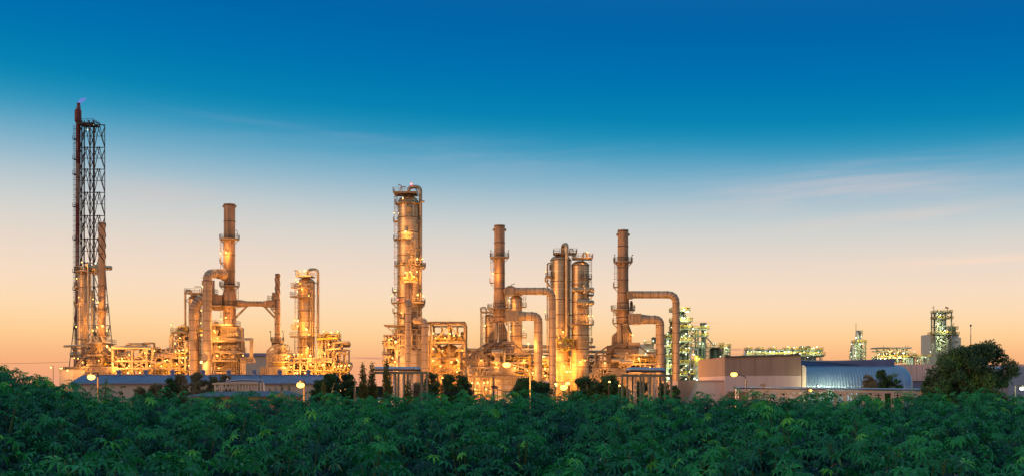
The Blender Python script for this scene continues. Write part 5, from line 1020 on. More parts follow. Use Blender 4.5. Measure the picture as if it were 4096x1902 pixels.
t = gthing(g, 'antenna_mast', 'single thin mast rising above the left shoulder of the big tree', 'mast', 3883)
mb = MB(); mb.cyl(g.p(3883, 1602), g.p(3883, 1335), .3, .2, 8); mb.cyl(g.p(3883, 1335), g.p(3883, 1300), .14, seg=6); mb.sphere(g.p(3883, 1300), .6, seg=8, rg=5); build(mb, 'pole', 'dark_steel', t)

# ============================================================ G  buildings on the right
g = G(210)
t = gthing(g, 'industrial_hall', 'large windowless two-tone box hall, brown above and pinkish below', 'hall', 3050)
ph = lambda x, y: (g.x(x), g.z(y))
mb = MB(); mb.hexa([ph(2899, 1501), ph(3204, 1499), ph(3204, 1416.5), ph(2899, 1425)], g.D, g.D+30); mb.cur = 1
mb.bar(g.p(2899, 1425.5, -.1), g.p(3204, 1417, -.1), .3); [mb.box(g.x(x)-.02, g.x(x)+.02, g.D-.012, g.D, g.z(1500), g.z(1422)) for x in (2960, 3020, 3081, 3142)]; build(mb, 'upper_wall', ['tan_wall', 'dark_casing'], t)
mb = MB(); mb.hexa([(g.x(2899), 0), (g.x(3204), 0), ph(3204, 1499.5), ph(2899, 1501.5)], g.D-.15, g.D+29); build(mb, 'lower_wall', 'white_wall', t)
mb = MB(); mb.box(g.x(2908), g.x(3030), g.D-.9, g.D-.3, g.z(1610), g.z(1563)); 
for k in range(14): mb.box(g.x(2908), g.x(3030), g.D-1.0, g.D-.9, g.z(1564+k*3), g.z(1563+k*3))
build(mb, 'louvre', 'tan_wall', t)
t = gthing(g, 'wing_building', 'low pale wing with a slatted parapet corner left of the two-tone hall', 'building', 2800)
mb = MB(); mb.hexa([(g.x(2782), g.z(1520)), (g.x(2898.6), g.z(1520)), (g.x(2898.6), 0), (g.x(2715), 0), (g.x(2715), g.z(1521))], g.D+1.2, g.D+24); mb.cur = 1; mb.box(g.x(2713), g.x(2899.3), g.D+.9, g.D+1.1, g.z(1521.5), g.z(1519)); build(mb, 'wall', ['white_wall', 'tan_wall'], t)
mb = MB()
for k in range(30):
    y = 1522+k*2.6; xr = 2782-max(0, (y-1520))*.46
    mb.bar(g.p(2714, y, .6), g.p(xr, y, .6), .08, .08)
mb.bar(g.p(2714, 1520, .6), g.p(2714, 1602, .6), .2); mb.bar(g.p(2783, 1520, .7), g.p(2752, 1590, .7), .16); build(mb, 'louvre', 'tan_wall', t)
mb = MB(); [mb.box(g.x(x), g.x(x+4), g.D-.3, g.D+.9, g.z(1516), g.z(1514)) for x in (2716,)]; mb.bar(g.p(2718, 1520, .5), g.p(2718, 1515, .5), .1); build(mb, 'wall_lamp', 'lamp_housing', t)
lamp(g, t, 2788, 1517, -.6, 500, 'white', r=.12, off=(0, -.9, -.2))
def bird(px, py, lab, flip=1):
    b = thing('bird', lab, 'bird', tuple(g.p(px, py, .2)), 'birds perched on the hall roof')
    mb = MB(); c = g.p(px, py, .2)
    mb.sphere((c.x, c.y, c.z+.18), .16, 1.7, .9, .85); mb.sphere((c.x-flip*.25, c.y, c.z+.34), .09); mb.cyl((c.x-flip*.32, c.y, c.z+.34), (c.x-flip*.44, c.y, c.z+.32), .03, .005, 6); mb.hexa([(c.x+flip*.2, c.z+.2), (c.x+flip*.55, c.z+.06), (c.x+flip*.5, c.z+.0), (c.x+flip*.15, c.z+.1)], c.y-.05, c.y+.05)
    for s in (-.06, .06): mb.cyl((c.x+s, c.y, c.z-.02), (c.x+s, c.y, c.z+.1), .012, seg=5)
    build(mb, 'body', 'bird_feather', b)
bird(2908, 1423.5, 'dark bird perched on the left corner of the two-tone hall'); bird(3191, 1415.5, 'dark bird perched near the right corner of the two-tone hall', -1)
g = G(216)
t = gthing(g, 'curved_hall', 'blue hall with a shiny corrugated wall curving over into the roof', 'hall', 3410)
# corrugated barrel wall: profile in (y,z), corrugated along x
mb = MB(); xs0, xs1 = g.x(3222), g.x(3626); zt = g.z(1459); rr = 4.6; nC = 34; prof = [(g.D, 0.0), (g.D, zt-rr)]+[(g.D+rr*(1-math.cos(a)), zt-rr+rr*math.sin(a)) for a in [math.pi/2*i/8 for i in range(1, 9)]]
nrm = [(-1, 0), (-1, 0)]+[(-math.cos(a), math.sin(a)) for a in [math.pi/2*i/8 for i in range(1, 9)]]
vs = []; cols = []
for i in range(nC*4+1):
    x = xs0+(xs1-xs0)*i/(nC*4); bulge = (0, .05, .14, .09)[i % 4]
    for (y, z), (ny, nz) in zip(prof, nrm): vs.append((x, y+ny*bulge, z+nz*bulge))
n = len(prof); mb.add(vs, [(i*n+j, (i+1)*n+j, (i+1)*n+j+1, i*n+j+1) for i in range(nC*4) for j in range(n-1)], True)
# rounded right end
cxr = xs1; vs = []
for i in range(9):
    a = math.pi/2*i/8
    for (y, z), (ny, nz) in zip(prof, nrm):
        dpt = y-g.D; vs.append((cxr+(rr-dpt)*math.sin(a)*.55, g.D+rr-(rr-dpt)*math.cos(a), z))
mb.add(vs, [(i*n+j, (i+1)*n+j, (i+1)*n+j+1, i*n+j+1) for i in range(8) for j in range(n-1)], True)
build(mb, 'barrel_wall', 'barrel_metal', t)
lamps(g, t, [(3290, 1552, 7000), (3345, 1552, 9000), (3400, 1553, 4500)], dy=-4.5, col='white', off=(0, 1.5, .3), r=.1)  # low uplights added behind the rack to brighten the barrel wall
mb = MB(); mb.hexa([(g.x(3206), 0), (g.x(3221.5), 0), (g.x(3221.5), g.z(1470)), (g.x(3216), g.z(1461)), (g.x(3206), g.z(1458))], g.D-.6, g.D+8); build(mb, 'end_wall', 'orange_wall' if 'orange_wall' in MATS else 'white_wall', t)
mb = MB(); mb.hexa([(g.x(3206), g.z(1459)), (g.x(3608), g.z(1471)), (g.x(3608), g.z(1463)), (g.x(3380), g.z(1448)), (g.x(3206), g.z(1437))], g.D+4.7, g.D+22); build(mb, 'roof', 'deep_blue', t)
mb = MB(); mb.hexa([(g.x(3608), g.z(1470)), (g.x(3608), g.z(1432)), (g.x(3350), g.z(1438)), (g.x(3206), g.z(1435)), (g.x(3206), g.z(1438)), (g.x(3380), g.z(1449))][::-1], g.D+4.2, g.D+22); build(mb, 'parapet', 'parapet_blue', t)
g = G(260)
t = gthing(g, 'panelled_building', 'pale building of large flat panels with a blue base, left of the big tree', 'building', 3740)
ph = lambda x, y: (g.x(x), g.z(y))
mb = MB(); mb.box(g.x(3600), g.x(4300), g.D, g.D+30, g.z(1521), g.z(1455)); mb.cur = 1
for x in range(3620, 4300, 23): mb.box(g.x(x)-.04, g.x(x)+.04, g.D-.03, g.D, g.z(1521), g.z(1455))
mb.box(g.x(3600), g.x(4300), g.D-.03, g.D, g.z(1512.5), g.z(1512)); build(mb, 'panel_wall', ['white_wall', 'tan_wall'], t)
mb = MB(); mb.box(g.x(3600), g.x(4300), g.D+.4, g.D+30, 0, g.z(1521)); build(mb, 'base_wall', 'blue_roof', t)
g = G(240)
t = gthing(g, 'industrial_hall', 'pale blue hall end showing right of the big tree at the photo edge', 'hall', 4120)
mb = MB(); mb.hexa([(g.x(4035), 0), (g.x(4300), 0), (g.x(4300), g.z(1464)), (g.x(4060), g.z(1464)), (g.x(4035), g.z(1472))], g.D, g.D+20); build(mb, 'wall', 'barrel_metal', t)

# ============================================================ H  foreground racks
def rack(D, label, cx): 
    g = G(D); return g, gthing(g, 'pipe_rack', label, 'pipe rack', cx, 'foreground pipe racks')
g, t = rack(120, 'long low beige truss rack with an elbowed silver pipe before the two halls', 3320)
mb = MB(); y0 = 1545; y1 = 1557
pipe(mb, g, [(2944, 1640, 0), (2944, 1549, 0), (2962, 1547, 0), (3300, 1552, 0), (3694, 1556, 0), (3694, 1640, 0)], 4.4, g.m(12), 14); pipe(mb, g, [(2953, 1640, .6), (2953, 1553, .6), (2972, 1550, .6), (3300, 1555, .6)], 3.4, g.m(12), 12); build(mb, 'silver_pipe', 'silver_pipe', t)
mb = MB()
for dy in (-.1, 1.6):
    mb.bar(g.p(2998, 1559, dy), g.p(3690, 1567, dy), .28)
    for i, x in enumerate(range(3000, 3690, 38)):
        yy = 1559+(x-2998)*.0115; mb.bar(g.p(x, yy, dy), g.p(x, 1660, dy), .3)
        if i % 3 != 2: mb.bar(g.p(x, yy+2, dy), g.p(x+38, yy+26, dy), .2)
        if i % 2: mb.bar(g.p(x, yy+26, dy), g.p(x+38, yy+2, dy), .2)
build(mb, 'truss', 'panel', t)
mb = MB(); [mb.box(g.x(x), g.x(x+4), g.D-.3, g.D+.1, g.z(1546), g.z(1531)) for x in (3054,)]; [mb.cyl(g.p(x, 1541), g.p(x+1, 1534), .09, seg=8) for x in (3042, 3047)]; mb.bar(g.p(3038, 1537), g.p(3052, 1541), .08); build(mb, 'valve', 'steel', t)
g, t = rack(150, 'portal rack under a thick blue-topped pipe beside the two dark columnar trees', 1620)
mb = MB(); pipe(mb, g, [(1500, 1473, 0), (1670, 1473, 0), (1676, 1476, 1.4)], 8.4, .3, 20); mb.sphere(g.p(1676, 1473, .3), g.m(8.2)); build(mb, 'insulated_pipe', 'silver_pipe', t)
mb = MB()
mb.bar(g.p(1500, 1488.5, -.6), g.p(1712, 1488.5, -.6), .34); mb.bar(g.p(1500, 1488.5, 2.4), g.p(1712, 1488.5, 2.4), .34)
for x in (1583, 1593, 1617, 1685, 1708): mb.bar(g.p(x, 1489, -.6), g.p(x, 1640, -.6), .26); mb.bar(g.p(x, 1489, -.5), g.p(x, 1489, 2.4), .26)
for x in (1560, 1630, 1690): mb.bar(g.p(x, 1489, 2.4), g.p(x, 1640, 2.4), .24)
build(mb, 'portal_frame', 'rack_paint', t)
mb = MB()
for x in (1574, 1578, 1612, 1627, 1636, 1641, 1646, 1651): mb.cyl(g.p(x, 1490, 1.2), g.p(x, 1640, 1.2), g.m(2.1), seg=12)
build(mb, 'drop_pipes', 'silver_pipe', t)
g, t = rack(150, 'portal rack under a thick silver pipe before the rightmost brown stack', 2590)
mb = MB(); pipe(mb, g, [(2510, 1481, 1.4), (2514, 1477, 0), (2524, 1476, 0), (2646, 1478, 0), (2652, 1480, 1.2)], 9.4, .3, 20); mb.sphere(g.p(2512, 1478, .3), g.m(9)); mb.sphere(g.p(2652, 1479, .3), g.m(9)); build(mb, 'insulated_pipe', 'silver_pipe', t)
mb = MB()
mb.bar(g.p(2486, 1499, -.6), g.p(2688, 1501, -.6), .34); mb.bar(g.p(2486, 1499, 2.4), g.p(2688, 1501, 2.4), .34)
for x in (2489, 2510, 2562, 2574, 2600, 2660, 2685): mb.bar(g.p(x, 1499, -.6), g.p(x, 1640, -.6), .27); mb.bar(g.p(x, 1499, -.5), g.p(x, 1499, 2.4), .26)
for x in (2530, 2594, 2640): mb.bar(g.p(x, 1500, 2.4), g.p(x, 1640, 2.4), .24)
build(mb, 'portal_frame', 'rack_paint', t)
mb = MB()
for x in (2520, 2535, 2540, 2545, 2594, 2598, 2620, 2625, 2630): mb.cyl(g.p(x, 1500, 1.2), g.p(x, 1640, 1.2), g.m(2.0), seg=12)
build(mb, 'drop_pipes', 'silver_pipe', t)
g, t = rack(130, 'short box-girder rack with a silver pipe on top, in front of the blue-roofed shed', 960)
mb = MB(); pipe(mb, g, [(905, 1525, 0), (960, 1517, 0), (1052, 1519, 0), (1058, 1600, 0)], 4.2, g.m(8), 14); mb.cyl(g.p(908, 1519), g.p(912, 1514), .15, seg=8); build(mb, 'silver_pipe', 'silver_pipe', t)
mb = MB(); mb.hexa([(g.x(860), g.z(1536)), (g.x(949), g.z(1531)), (g.x(949), g.z(1525)), (g.x(860), g.z(1530))], g.D-1.2, g.D-.9); mb.box(g.x(949), g.x(1038), g.D-1.2, g.D-.9, g.z(1533), g.z(1525))
for x in (861, 888, 949, 956, 1034, 1040): mb.bar(g.p(x, 1530, -1), g.p(x, 1640, -1), .3 if x > 940 else .2)
for i in range(6): x = 861+i*15; mb.bar(g.p(x, 1536, -1), g.p(x+7, 1562, -1), .14); mb.bar(g.p(x+14, 1535, -1), g.p(x+7, 1562, -1), .14)
for i in range(7): x = 958+i*12; mb.bar(g.p(x, 1533, -1), g.p(x+2, 1562, -1), .14); 
mb.box(g.x(860), g.x(1040), g.D+.8, g.D+1.0, g.z(1536), g.z(1527)); [mb.bar(g.p(x, 1530, 1), g.p(x, 1640, 1), .25) for x in (880, 940, 1000, 1036)]; build(mb, 'girder_frame', 'panel', t)

# ------------------------------------------------ shed, small roof, pale annex
g = G(225)
t = gthing(g, 'shed', 'very long low shed with a violet-blue corrugated roof and cream wall', 'shed', 780)
X0, X1 = g.x(276), g.x(1330); ze = g.z(1530); yR = g.D+7; zr = CZ+(HY-1499)*yR/F
mb = MB(); mb.box(X0+.4, X1-.4, g.D+.5, g.D+13, 0, ze-.05); build(mb, 'wall', 'panel', t)
mb = MB(); nC = 300; vs = []
for i in range(nC*2+1):
    x = X0+(X1-X0)*i/(nC*2); h = .05 if i % 2 else 0
    vs += [(x, g.D, ze+h), (x, yR, zr+h), (x, g.D+14, ze+h)]
mb.add(vs, [(i*3+j, (i+1)*3+j, (i+1)*3+j+1, i*3+j+1) for i in range(nC*2) for j in range(2)]); mb.box(X0, X1, yR-.2, yR+.2, zr+.02, zr+.14); mb.box(X0, X1, g.D-.08, g.D-.02, ze-.25, ze+.05); build(mb, 'roof', 'blue_roof', t)
for x in (476, 583, 690, 812, 915, 1018, 1118, 1234):
    mb = MB(); X = (x-CX)*yR/F; k = 1.0
    mb.lathe(X, yR, [(.5*k, zr-.2), (.5*k, zr+.35), (.42*k, zr+.4), (.42*k, zr+.55), (.55*k, zr+.6), (.6*k, zr+.68), (.55*k, zr+.75), (.45*k, zr+.78), (.55*k, zr+.84), (.55*k, zr+1.0), (.35*k, zr+1.14), (.01, zr+1.2)], 20)
    build(mb, 'roof_ventilator', 'blue_roof', t)
g = G(92)
t = gthing(g, 'small_roof', 'low dark grey gabled roof just above the leaves below the box-girder rack', 'roof', 950)
mb = MB(); P = [g.p(735, 1578), g.p(1110, 1578)]; za = g.z(1583); D2 = g.D+4
vs = [(g.x(735), g.D, za), (g.x(1150), g.D, za), (g.x(1120), D2, CZ+(HY-1560)*D2/F), (g.x(860), D2, CZ+(HY-1563)*D2/F), (g.x(780), D2, CZ+(HY-1566)*D2/F), (g.x(735), g.D+8, za), (g.x(1150), g.D+8, za)]
mb.add(vs, [(0, 1, 2, 3, 4), (4, 3, 2, 6, 5), (1, 6, 2), (0, 4, 5)]); build(mb, 'roof_sheet', 'grey_roof', t)
mb = MB(); mb.box(g.x(745), g.x(1140), g.D+.5, g.D+7.5, 0, za-.05); mb.hexa([(g.x(1085), g.z(1588)), (g.x(1150), g.z(1588)), (g.x(1128), g.z(1563))], g.D-.2, g.D-.05); build(mb, 'wall', 'dark_casing', t)
g = G(300)
t = gthing(g, 'annex_building', 'small cream building with rooftop lamps at the foot of the flare tower', 'building', 262)
mb = MB(); mb.box(g.x(237), g.x(292), g.D, g.D+8, 0, g.z(1474)); mb.cur = 1; mb.box(g.x(236), g.x(293), g.D-.2, g.D+8.2, g.z(1476), g.z(1474)); build(mb, 'wall', ['panel', 'dark_casing'], t)
lamps(g, t, [(241, 1472, 400), (247, 1472, 400), (270, 1480, 1500)], dy=-3)

# ------------------------------------------------ street lamps, added yard lamps, pole, wires
def street_lamp(px, py, D, label, basepx=None, arm=0, pw=2500, col='orange', r=.22, polepx=None, off=(-.5, -1.6, -.3)):
    g = G(D); bx = px if polepx is None else polepx
    t = thing('street_lamp', label, 'street lamp', (g.x(bx), D, 0), 'street lamps around the field')
    mb = MB(); p = g.p(px, py)
    if bx != px:
        s = 1 if bx > px else -1; L_ = abs(g.x(bx)-p.x)
        P = [Vector((g.x(bx), D, -.2)), Vector((g.x(bx), D, p.z-.35*L_)), Vector((g.x(bx)-s*.12*L_, D, p.z-.17*L_)), Vector((p.x+s*.2, D, p.z+.08))]
        mb.tube(rnd(P, L_*.25, 5), [.05]*len(rnd(P, L_*.25, 5)), 10)
    else: mb.cyl((p.x, D+1.2, 0), (p.x, D+1.2, p.z+.3), .08, .06, 10); mb.bar((p.x, D+1.2, p.z+.3), (p.x, D-.1, p.z+.25), .07)
    build(mb, 'pole', 'light_post' if bx != px else 'wire', t); pw = pw*(.4 if col == 'orange' else 1)
    mb = MB(); mb.sphere((p.x, D, p.z+.16), .2, 1.2, .8, .3); o = build(mb, 'lamp_head', 'lamp_housing', t)
    key = (col, r)
    m2 = MB(); m2.sphere((0, 0, 0), r*.72, 1.25, 1, .9, seg=14, rg=8); me = bpy.data.meshes.new('bulb'); me.from_pydata(m2.v, [], m2.f); me.materials.append(MATS['bulb_flare' if col == 'orange' and pw > 700 else 'bulb_'+col]); me.update()
    b = bpy.data.objects.new('bulb', me); COL.objects.link(b); b.parent = o; b.location = p-PLOC[o.name]
    lt = bpy.data.lights.new('lamp_light', 'POINT'); lt.energy = pw; lt.color = OR if col == 'orange' else WH; lt.shadow_soft_size = 0
    lo = bpy.data.objects.new('lamp_light', lt); COL.objects.link(lo); lo.parent = o; lo.location = p-PLOC[o.name]+Vector(off)
    return t
street_lamp(365, 1506, 75, 'glaring orange street lamp before the left end of the blue-roofed shed', pw=9000, r=.3)
street_lamp(1202, 1538, 70, 'glaring orange street lamp before the right end of the blue-roofed shed', pw=9000, r=.28)
street_lamp(2027, 1457, 80, 'tall curved-arm street lamp, its glaring head before the sprawling heater', pw=5000, r=.32, polepx=2120)
street_lamp(2255, 1547, 78, 'biggest low orange flare of a lamp below the two long ducts', pw=14000, r=.3)
street_lamp(2271, 1531, 120, 'second orange lamp just up and right of the biggest low flare', pw=7000, r=.28)
street_lamp(2223, 1534, 110, 'small lamp on a slim post just left of the biggest low flare', pw=700, r=.12)
street_lamp(2936, 1495, 95, 'curved-arm street lamp glowing orange against the two-tone hall', pw=3500, r=.32, polepx=2985, off=(-2.5, 3.5, -.3))
street_lamp(3272, 1542, 207, 'bluish white floodlight at the foot of the shiny corrugated wall', pw=500, r=.16, col='white', off=(0, 1.0, .6))
street_lamp(3242, 1560, 112, 'small orange lamp within the long low truss rack', pw=1500, r=.17)
street_lamp(4088, 1552, 90, 'white-green lamp at the right photo edge under the big tree', pw=1600, r=.2, col='white')
street_lamp(2438, 1525, 175, 'small orange lamp glowing inside the dark tree before the right heater', pw=900, r=.16)
street_lamp(204, 1467, 250, 'tiny pole lamp just above the leaves near the left photo edge', pw=900, r=.2)
street_lamp(1391, 1511, 250, 'faint orange lamp among the shrubs left of the columnar trees', pw=900, r=.22)
street_lamp(2478, 1540, 180, 'faint orange lamp at the left posts of the silver-piped portal rack', pw=900, r=.16)
for i, (x, w) in enumerate(((330, 'the braced heater'), (700, 'the crowded exchanger deck'), (960, 'the tiered round heater'), (1290, 'the brilliantly lit exchanger block'))):
    pass
g = G(262)  # unseen floodlights added to light the lower ducts and heaters from the front
for x, pw, z, lab in ((420, 14000, 5.2, 'added yard floodlight, unseen behind the shed before the braced heater'), (760, 16000, 5.2, 'added yard floodlight, unseen behind the bushes before the two fat ducts'),
                   (1090, 13000, 5.2, 'added yard floodlight, unseen behind the shed before the slim spiral stack'), (1660, 16000, 4.2, 'added yard floodlight, unseen behind the portal rack before the widest column'),
                   (1990, 9000, 4.2, 'added unseen yard floodlight before the sprawling heater base'), (2190, 16000, 4.2, 'added unseen yard floodlight at the feet of the two long ducts'), (2420, 10000, 4.2, 'added yard floodlight, unseen behind the dark trees before the right heater'), (2670, 17000, 4.2, 'added unseen yard floodlight at the feet of the rightmost two ducts')):
    t = gthing(g, 'added_yard_floodlight', lab, 'floodlight', x, 'added yard floodlights'); mb = MB(); X = g.x(x)
    mb.cyl((X, g.D, 0), (X, g.D, z-.2), .1, seg=8); mb.box(X-.35, X+.35, g.D-.3, g.D+.2, z-.2, z+.05); build(mb, 'post', 'lamp_housing', t)
    b = MB(); b.box(X-.3, X+.3, g.D+.2, g.D+.3, z-.18, z+.03); bo = build(b, 'lens', 'bulb_orange', t)
    lt = bpy.data.lights.new('lamp_light', 'POINT'); lt.energy = pw; lt.color = OR; lt.shadow_soft_size = .3; lo = bpy.data.objects.new('lamp_light', lt); COL.objects.link(lo); lo.parent = t; lo.location = (0, 1.2, z)
g = G(190)
t = gthing(g, 'utility_pole', 'dark utility pole with insulators and two crossarms before the sprawling heater', 'utility pole', 1975)
mb = MB(); mb.cyl(g.p(1975, 1620), g.p(1975, 1508), .16, .1, 10); mb.bar(g.p(1964, 1546), g.p(1988, 1546), .12); mb.bar(g.p(1966, 1549, .3), g.p(1990, 1549, .3), .12); build(mb, 'pole', 'wire', t)
mb = MB(); [mb.cyl(g.p(x, 1547), g.p(x, 1540), .1, seg=6) for x in (1965, 1969, 1980, 1986)]; build(mb, 'insulators', 'glass_dark', t)
mb = MB()
def sag(a, b, d, n=14): return [a.lerp(b, i/n)-Vector((0, 0, d*4*(i/n)*(1-i/n))) for i in range(n+1)]
for k in range(2): mb.tube(sag(g.p(1975, 1547+k*2), g.p(2110, 1555+k*2, -4), .6), .035, 5); mb.tube(sag(g.p(1880, 1556+k*2, -4), g.p(1975, 1547+k*2), .4), .035, 5); mb.tube(sag(g.p(1640, 1560+k*3, -8), g.p(1880, 1556+k*2, -4), .5), .035, 5)
build(mb, 'power_line', 'wire', t)
t = gthing(g, 'utility_pole', 'thin pale pole between the shrubs and the first dark columnar tree', 'utility pole', 1420)
mb = MB(); mb.cyl(g.p(1420, 1620), g.p(1420, 1512), .14, .1, 8); mb.cyl(g.p(1417, 1620), g.p(1417, 1540), .1, .08, 8); build(mb, 'pole', 'light_post', t)
g = G(380)
t = gthing(g, 'power_line', 'faint overhead wires crossing the sky left of the flare tower', 'power line', 100)
mb = MB(); mb.tube(sag(g.p(-300, 1448), g.p(275, 1445), .5, 20), .05, 5); mb.tube(sag(g.p(1400, 1467), g.p(1560, 1490), .3, 20), .05, 5) if False else None; build(mb, 'cable', 'wire', t)
# ============================================================ vegetation
def leafcloud(C, S, rng, up=.3, aspect=.45, fold=.15, droop=.0, out=None):
    """C centres (N,3); S sizes (N); returns verts and quads of folded leaf blades"""
    n = len(C); d = rng.normal(size=(n, 3)); d[:, 2] = d[:, 2]*(1-up)-droop
    if out is not None: d += out*.8
    d /= np.linalg.norm(d, axis=1, keepdims=True)+1e-9
    s = np.cross(d, rng.normal(size=(n, 3))); s /= np.linalg.norm(s, axis=1, keepdims=True)+1e-9
    nn = np.cross(d, s); S_ = S[:, None]
    V = np.stack([C, C+d*S_*.5+s*S_*aspect*.5+nn*S_*fold, C+d*S_, C+d*S_*.5-s*S_*aspect*.5+nn*S_*fold], 1).reshape(-1, 3)
    Fq = np.arange(n*4).reshape(n, 4); return V, Fq
def np_mesh(name, V, Fq, tint, mats, parent=None, origin=None, smooth=False):
    me = bpy.data.meshes.new(name); nv, nf, k = len(V), len(Fq), Fq.shape[1]
    me.vertices.add(nv); me.loops.add(nf*k); me.polygons.add(nf)
    o = np.zeros(3) if origin is None else np.array(origin)
    me.vertices.foreach_set('co', (V-o).astype(np.float32).ravel()); me.loops.foreach_set('vertex_index', Fq.astype(np.int32).ravel())
    me.polygons.foreach_set('loop_start', np.arange(0, nf*k, k, dtype=np.int32)); me.polygons.foreach_set('use_smooth', np.full(nf, smooth))
    a = me.attributes.new('tint', 'FLOAT', 'POINT'); a.data.foreach_set('value', tint.astype(np.float32))
    me.materials.append(MATS[mats]); me.update(); me.validate()
    ob = bpy.data.objects.new(name, me); COL.objects.link(ob)
    if parent is not None: ob.parent = parent; PLOC[ob.name] = Vector(o.tolist())
    return ob
def tree(label, cx, top, hw, D, n, leaf, kind='round', m='tree_leaf', seed=0, name='tree', cat='tree', group='trees behind the field', low=None, blobs=26, prof=None):
    if kind != 'column' and D > 110: n = int(n*3.4); leaf *= 1.1; hw *= 1.15; blobs = 60
    if kind == 'column': hw *= 1.12; n = int(n*1.8)
    g = G(D); rng = np.random.default_rng(seed); X = g.x(cx); H = g.z(top); Wd = g.m(hw); z0 = H*.25 if low is None else low
    t = gthing(g, name, label, cat, cx, group); bl = []
    for i in range(blobs):
        if kind == 'round':
            a = rng.uniform(0, 2*np.pi); q = np.sqrt(rng.uniform(0, 1))*.82; h = rng.uniform(0, 1)
            wz = np.sqrt(max(.05, 1-(abs(h-.42)/.62)**2)); c = (X+Wd*q*wz*np.cos(a), D+Wd*q*wz*np.sin(a)*.8, z0+(H-z0)*(.08+h*.86)); r = Wd*rng.uniform(.13, .29)*(1.15-.4*h)
        elif kind == 'column':
            h = i/(blobs-1); wz = (1-h)**.6*.85+.14 if h > .25 else .95; a = rng.uniform(0, 2*np.pi); q = rng.uniform(0, .55)
            c = (X+Wd*q*wz*np.cos(a), D+Wd*q*wz*np.sin(a), z0+(H-z0)*h*.97); r = Wd*wz*rng.uniform(.62, .85)
        else:  # bush of leaning feathery stems
            a = rng.uniform(0, 2*np.pi); q = rng.uniform(.1, 1); h = rng.uniform(.1, 1)*(1-.45*q)
            c = (X+Wd*q*np.cos(a), D+Wd*q*np.sin(a)*.7, H*h); r = Wd*rng.uniform(.14, .28)
        if prof:
            u = (c[0]-X)/Wd; hm = g.z(float(np.interp(cx+u*hw, [a_[0] for a_ in prof], [a_[1] for a_ in prof]))); c = (c[0], c[1], min(c[2], hm-r*.6)); r *= rng.uniform(.5, .85)
        bl.append((c, r))
    w = np.array([b[1]**2 for b in bl]); cnt = (n*w/w.sum()).astype(int)+1; Cs = []; Os = []; Ts = []
    for (c, r), k in zip(bl, cnt):
        v = rng.normal(size=(k, 3)); v /= np.linalg.norm(v, axis=1, keepdims=True); rr = r*rng.uniform(.1, 1.1, size=(k, 1))**.42*(1+.25*np.sin(v[:, :1]*7+v[:, 2:]*5+c[0]))
        sc = np.array([1, 1, .8 if kind != 'column' else 1.25]); Cs.append(np.array(c)+v*rr*sc); Os.append(v); Ts.append(np.clip(rng.normal(.42, .22, k)+.24*rng.normal(), 0, 1))
    C = np.concatenate(Cs); O = np.concatenate(Os); T_ = np.concatenate(Ts); C[:, 2] = np.maximum(C[:, 2], .1)
    V, Fq = leafcloud(C, leaf*rng.uniform(.6, 1.3, len(C)), rng, out=O, droop=.25 if kind != 'column' else .1)
    origin = (X, D, 0)
    np_mesh('crown', V, Fq, np.repeat(T_, 4), m, t, origin)
    mb = MB(); tr_ = max(.06, Wd*.07); pr = random.Random(seed)
    base = Vector((X, D, -.2)); mid = Vector((X+Wd*.05, D, z0+(H-z0)*.35)); tp = Vector((X-Wd*.04, D, z0+(H-z0)*.85))
    mb.tube([base, base.lerp(mid, .5)+Vector((Wd*.04, 0, 0)), mid, tp], [tr_*1.3, tr_, tr_*.8, tr_*.2], 8)
    for (c, r) in bl[::2]:
        c = Vector(c); s = base.lerp(tp, min(.75, max(.2, (c.z-H*.2)/max(H, .1)*.8))); h = s.lerp(c, .5)+Vector((0, 0, .15*Wd)); mb.tube([s, h, c], [tr_*.45, tr_*.3, tr_*.12], 6)
    build(mb, 'trunk', 'bark', t); return t
tree('big dark spreading tree at the far right, taller than everything beside it', 3890, 1350, 205, 105, 60000, .24, seed=1, low=.2, blobs=120, group=None, prof=[(3690,1480),(3710,1430),(3750,1405),(3800,1382),(3850,1392),(3880,1380),(3930,1362),(4000,1356),(4040,1362),(4065,1410),(4100,1480)])
# its shoulder: lower mass left and right is part of the same crown
tree('smaller leafy tree tucked against the left foot of the big dark tree', 3722, 1508, 38, 120, 1800, .26, seed=2, low=1.0)
tree('left shrubby tree with two upright tufts before the corrugated wall', 3478, 1478, 30, 150, 1500, .26, seed=3, low=.8, m='bush_leaf', group='trees before the corrugated wall')
tree('middle and tallest tree before the corrugated wall', 3524, 1472, 24, 150, 1200, .26, seed=4, low=.8, group='trees before the corrugated wall')
tree('right and broadest tree before the corrugated wall', 3572, 1486, 40, 150, 1900, .26, seed=5, low=.8, group='trees before the corrugated wall')
tree('dense round dark tree peeking over the low pale wing', 2868, 1480, 34, 262, 2400, .5, seed=6, low=4.5)
tree('tiny dark treetop over the low pale wing left of the round one', 2826, 1513, 12, 262, 500, .45, seed=7, low=4.5)
tree('small leafy tree left of the low pale wing', 2698, 1536, 22, 170, 900, .3, seed=8, low=.5)
tree('leafy tree seen through the right portal rack, right half', 2655, 1530, 28, 190, 1100, .34, seed=9, low=.3)
tree('leafy tree seen through the right portal rack, left half', 2570, 1522, 34, 190, 1400, .34, seed=10, low=.3)
tree('broad dark tree below the heater left of the right portal rack', 2432, 1495, 62, 200, 3800, .36, seed=11, low=.3)
tree('broad dark tree between the biggest low flare and the one below the right heater', 2340, 1503, 62, 205, 3600, .36, seed=12, low=.3)
tree('small dark shrub at the right end of the portal rack posts', 2500, 1540, 30, 185, 900, .33, seed=13, low=.1)
tree('dark tree below the curved-arm lamp, broad and low', 2105, 1512, 60, 200, 3200, .36, seed=14, low=.2)
tree('low tree right of the curved-arm lamp pole', 2165, 1520, 40, 205, 1700, .36, seed=15, low=.2)
tree('brownish bush under the roofed building, right one', 1845, 1498, 44, 190, 2300, .34, seed=16, low=.2, m='tree_leaf')
tree('dark upright tree under the roofed building, left one', 1795, 1483, 30, 190, 1700, .34, seed=17, low=.4)
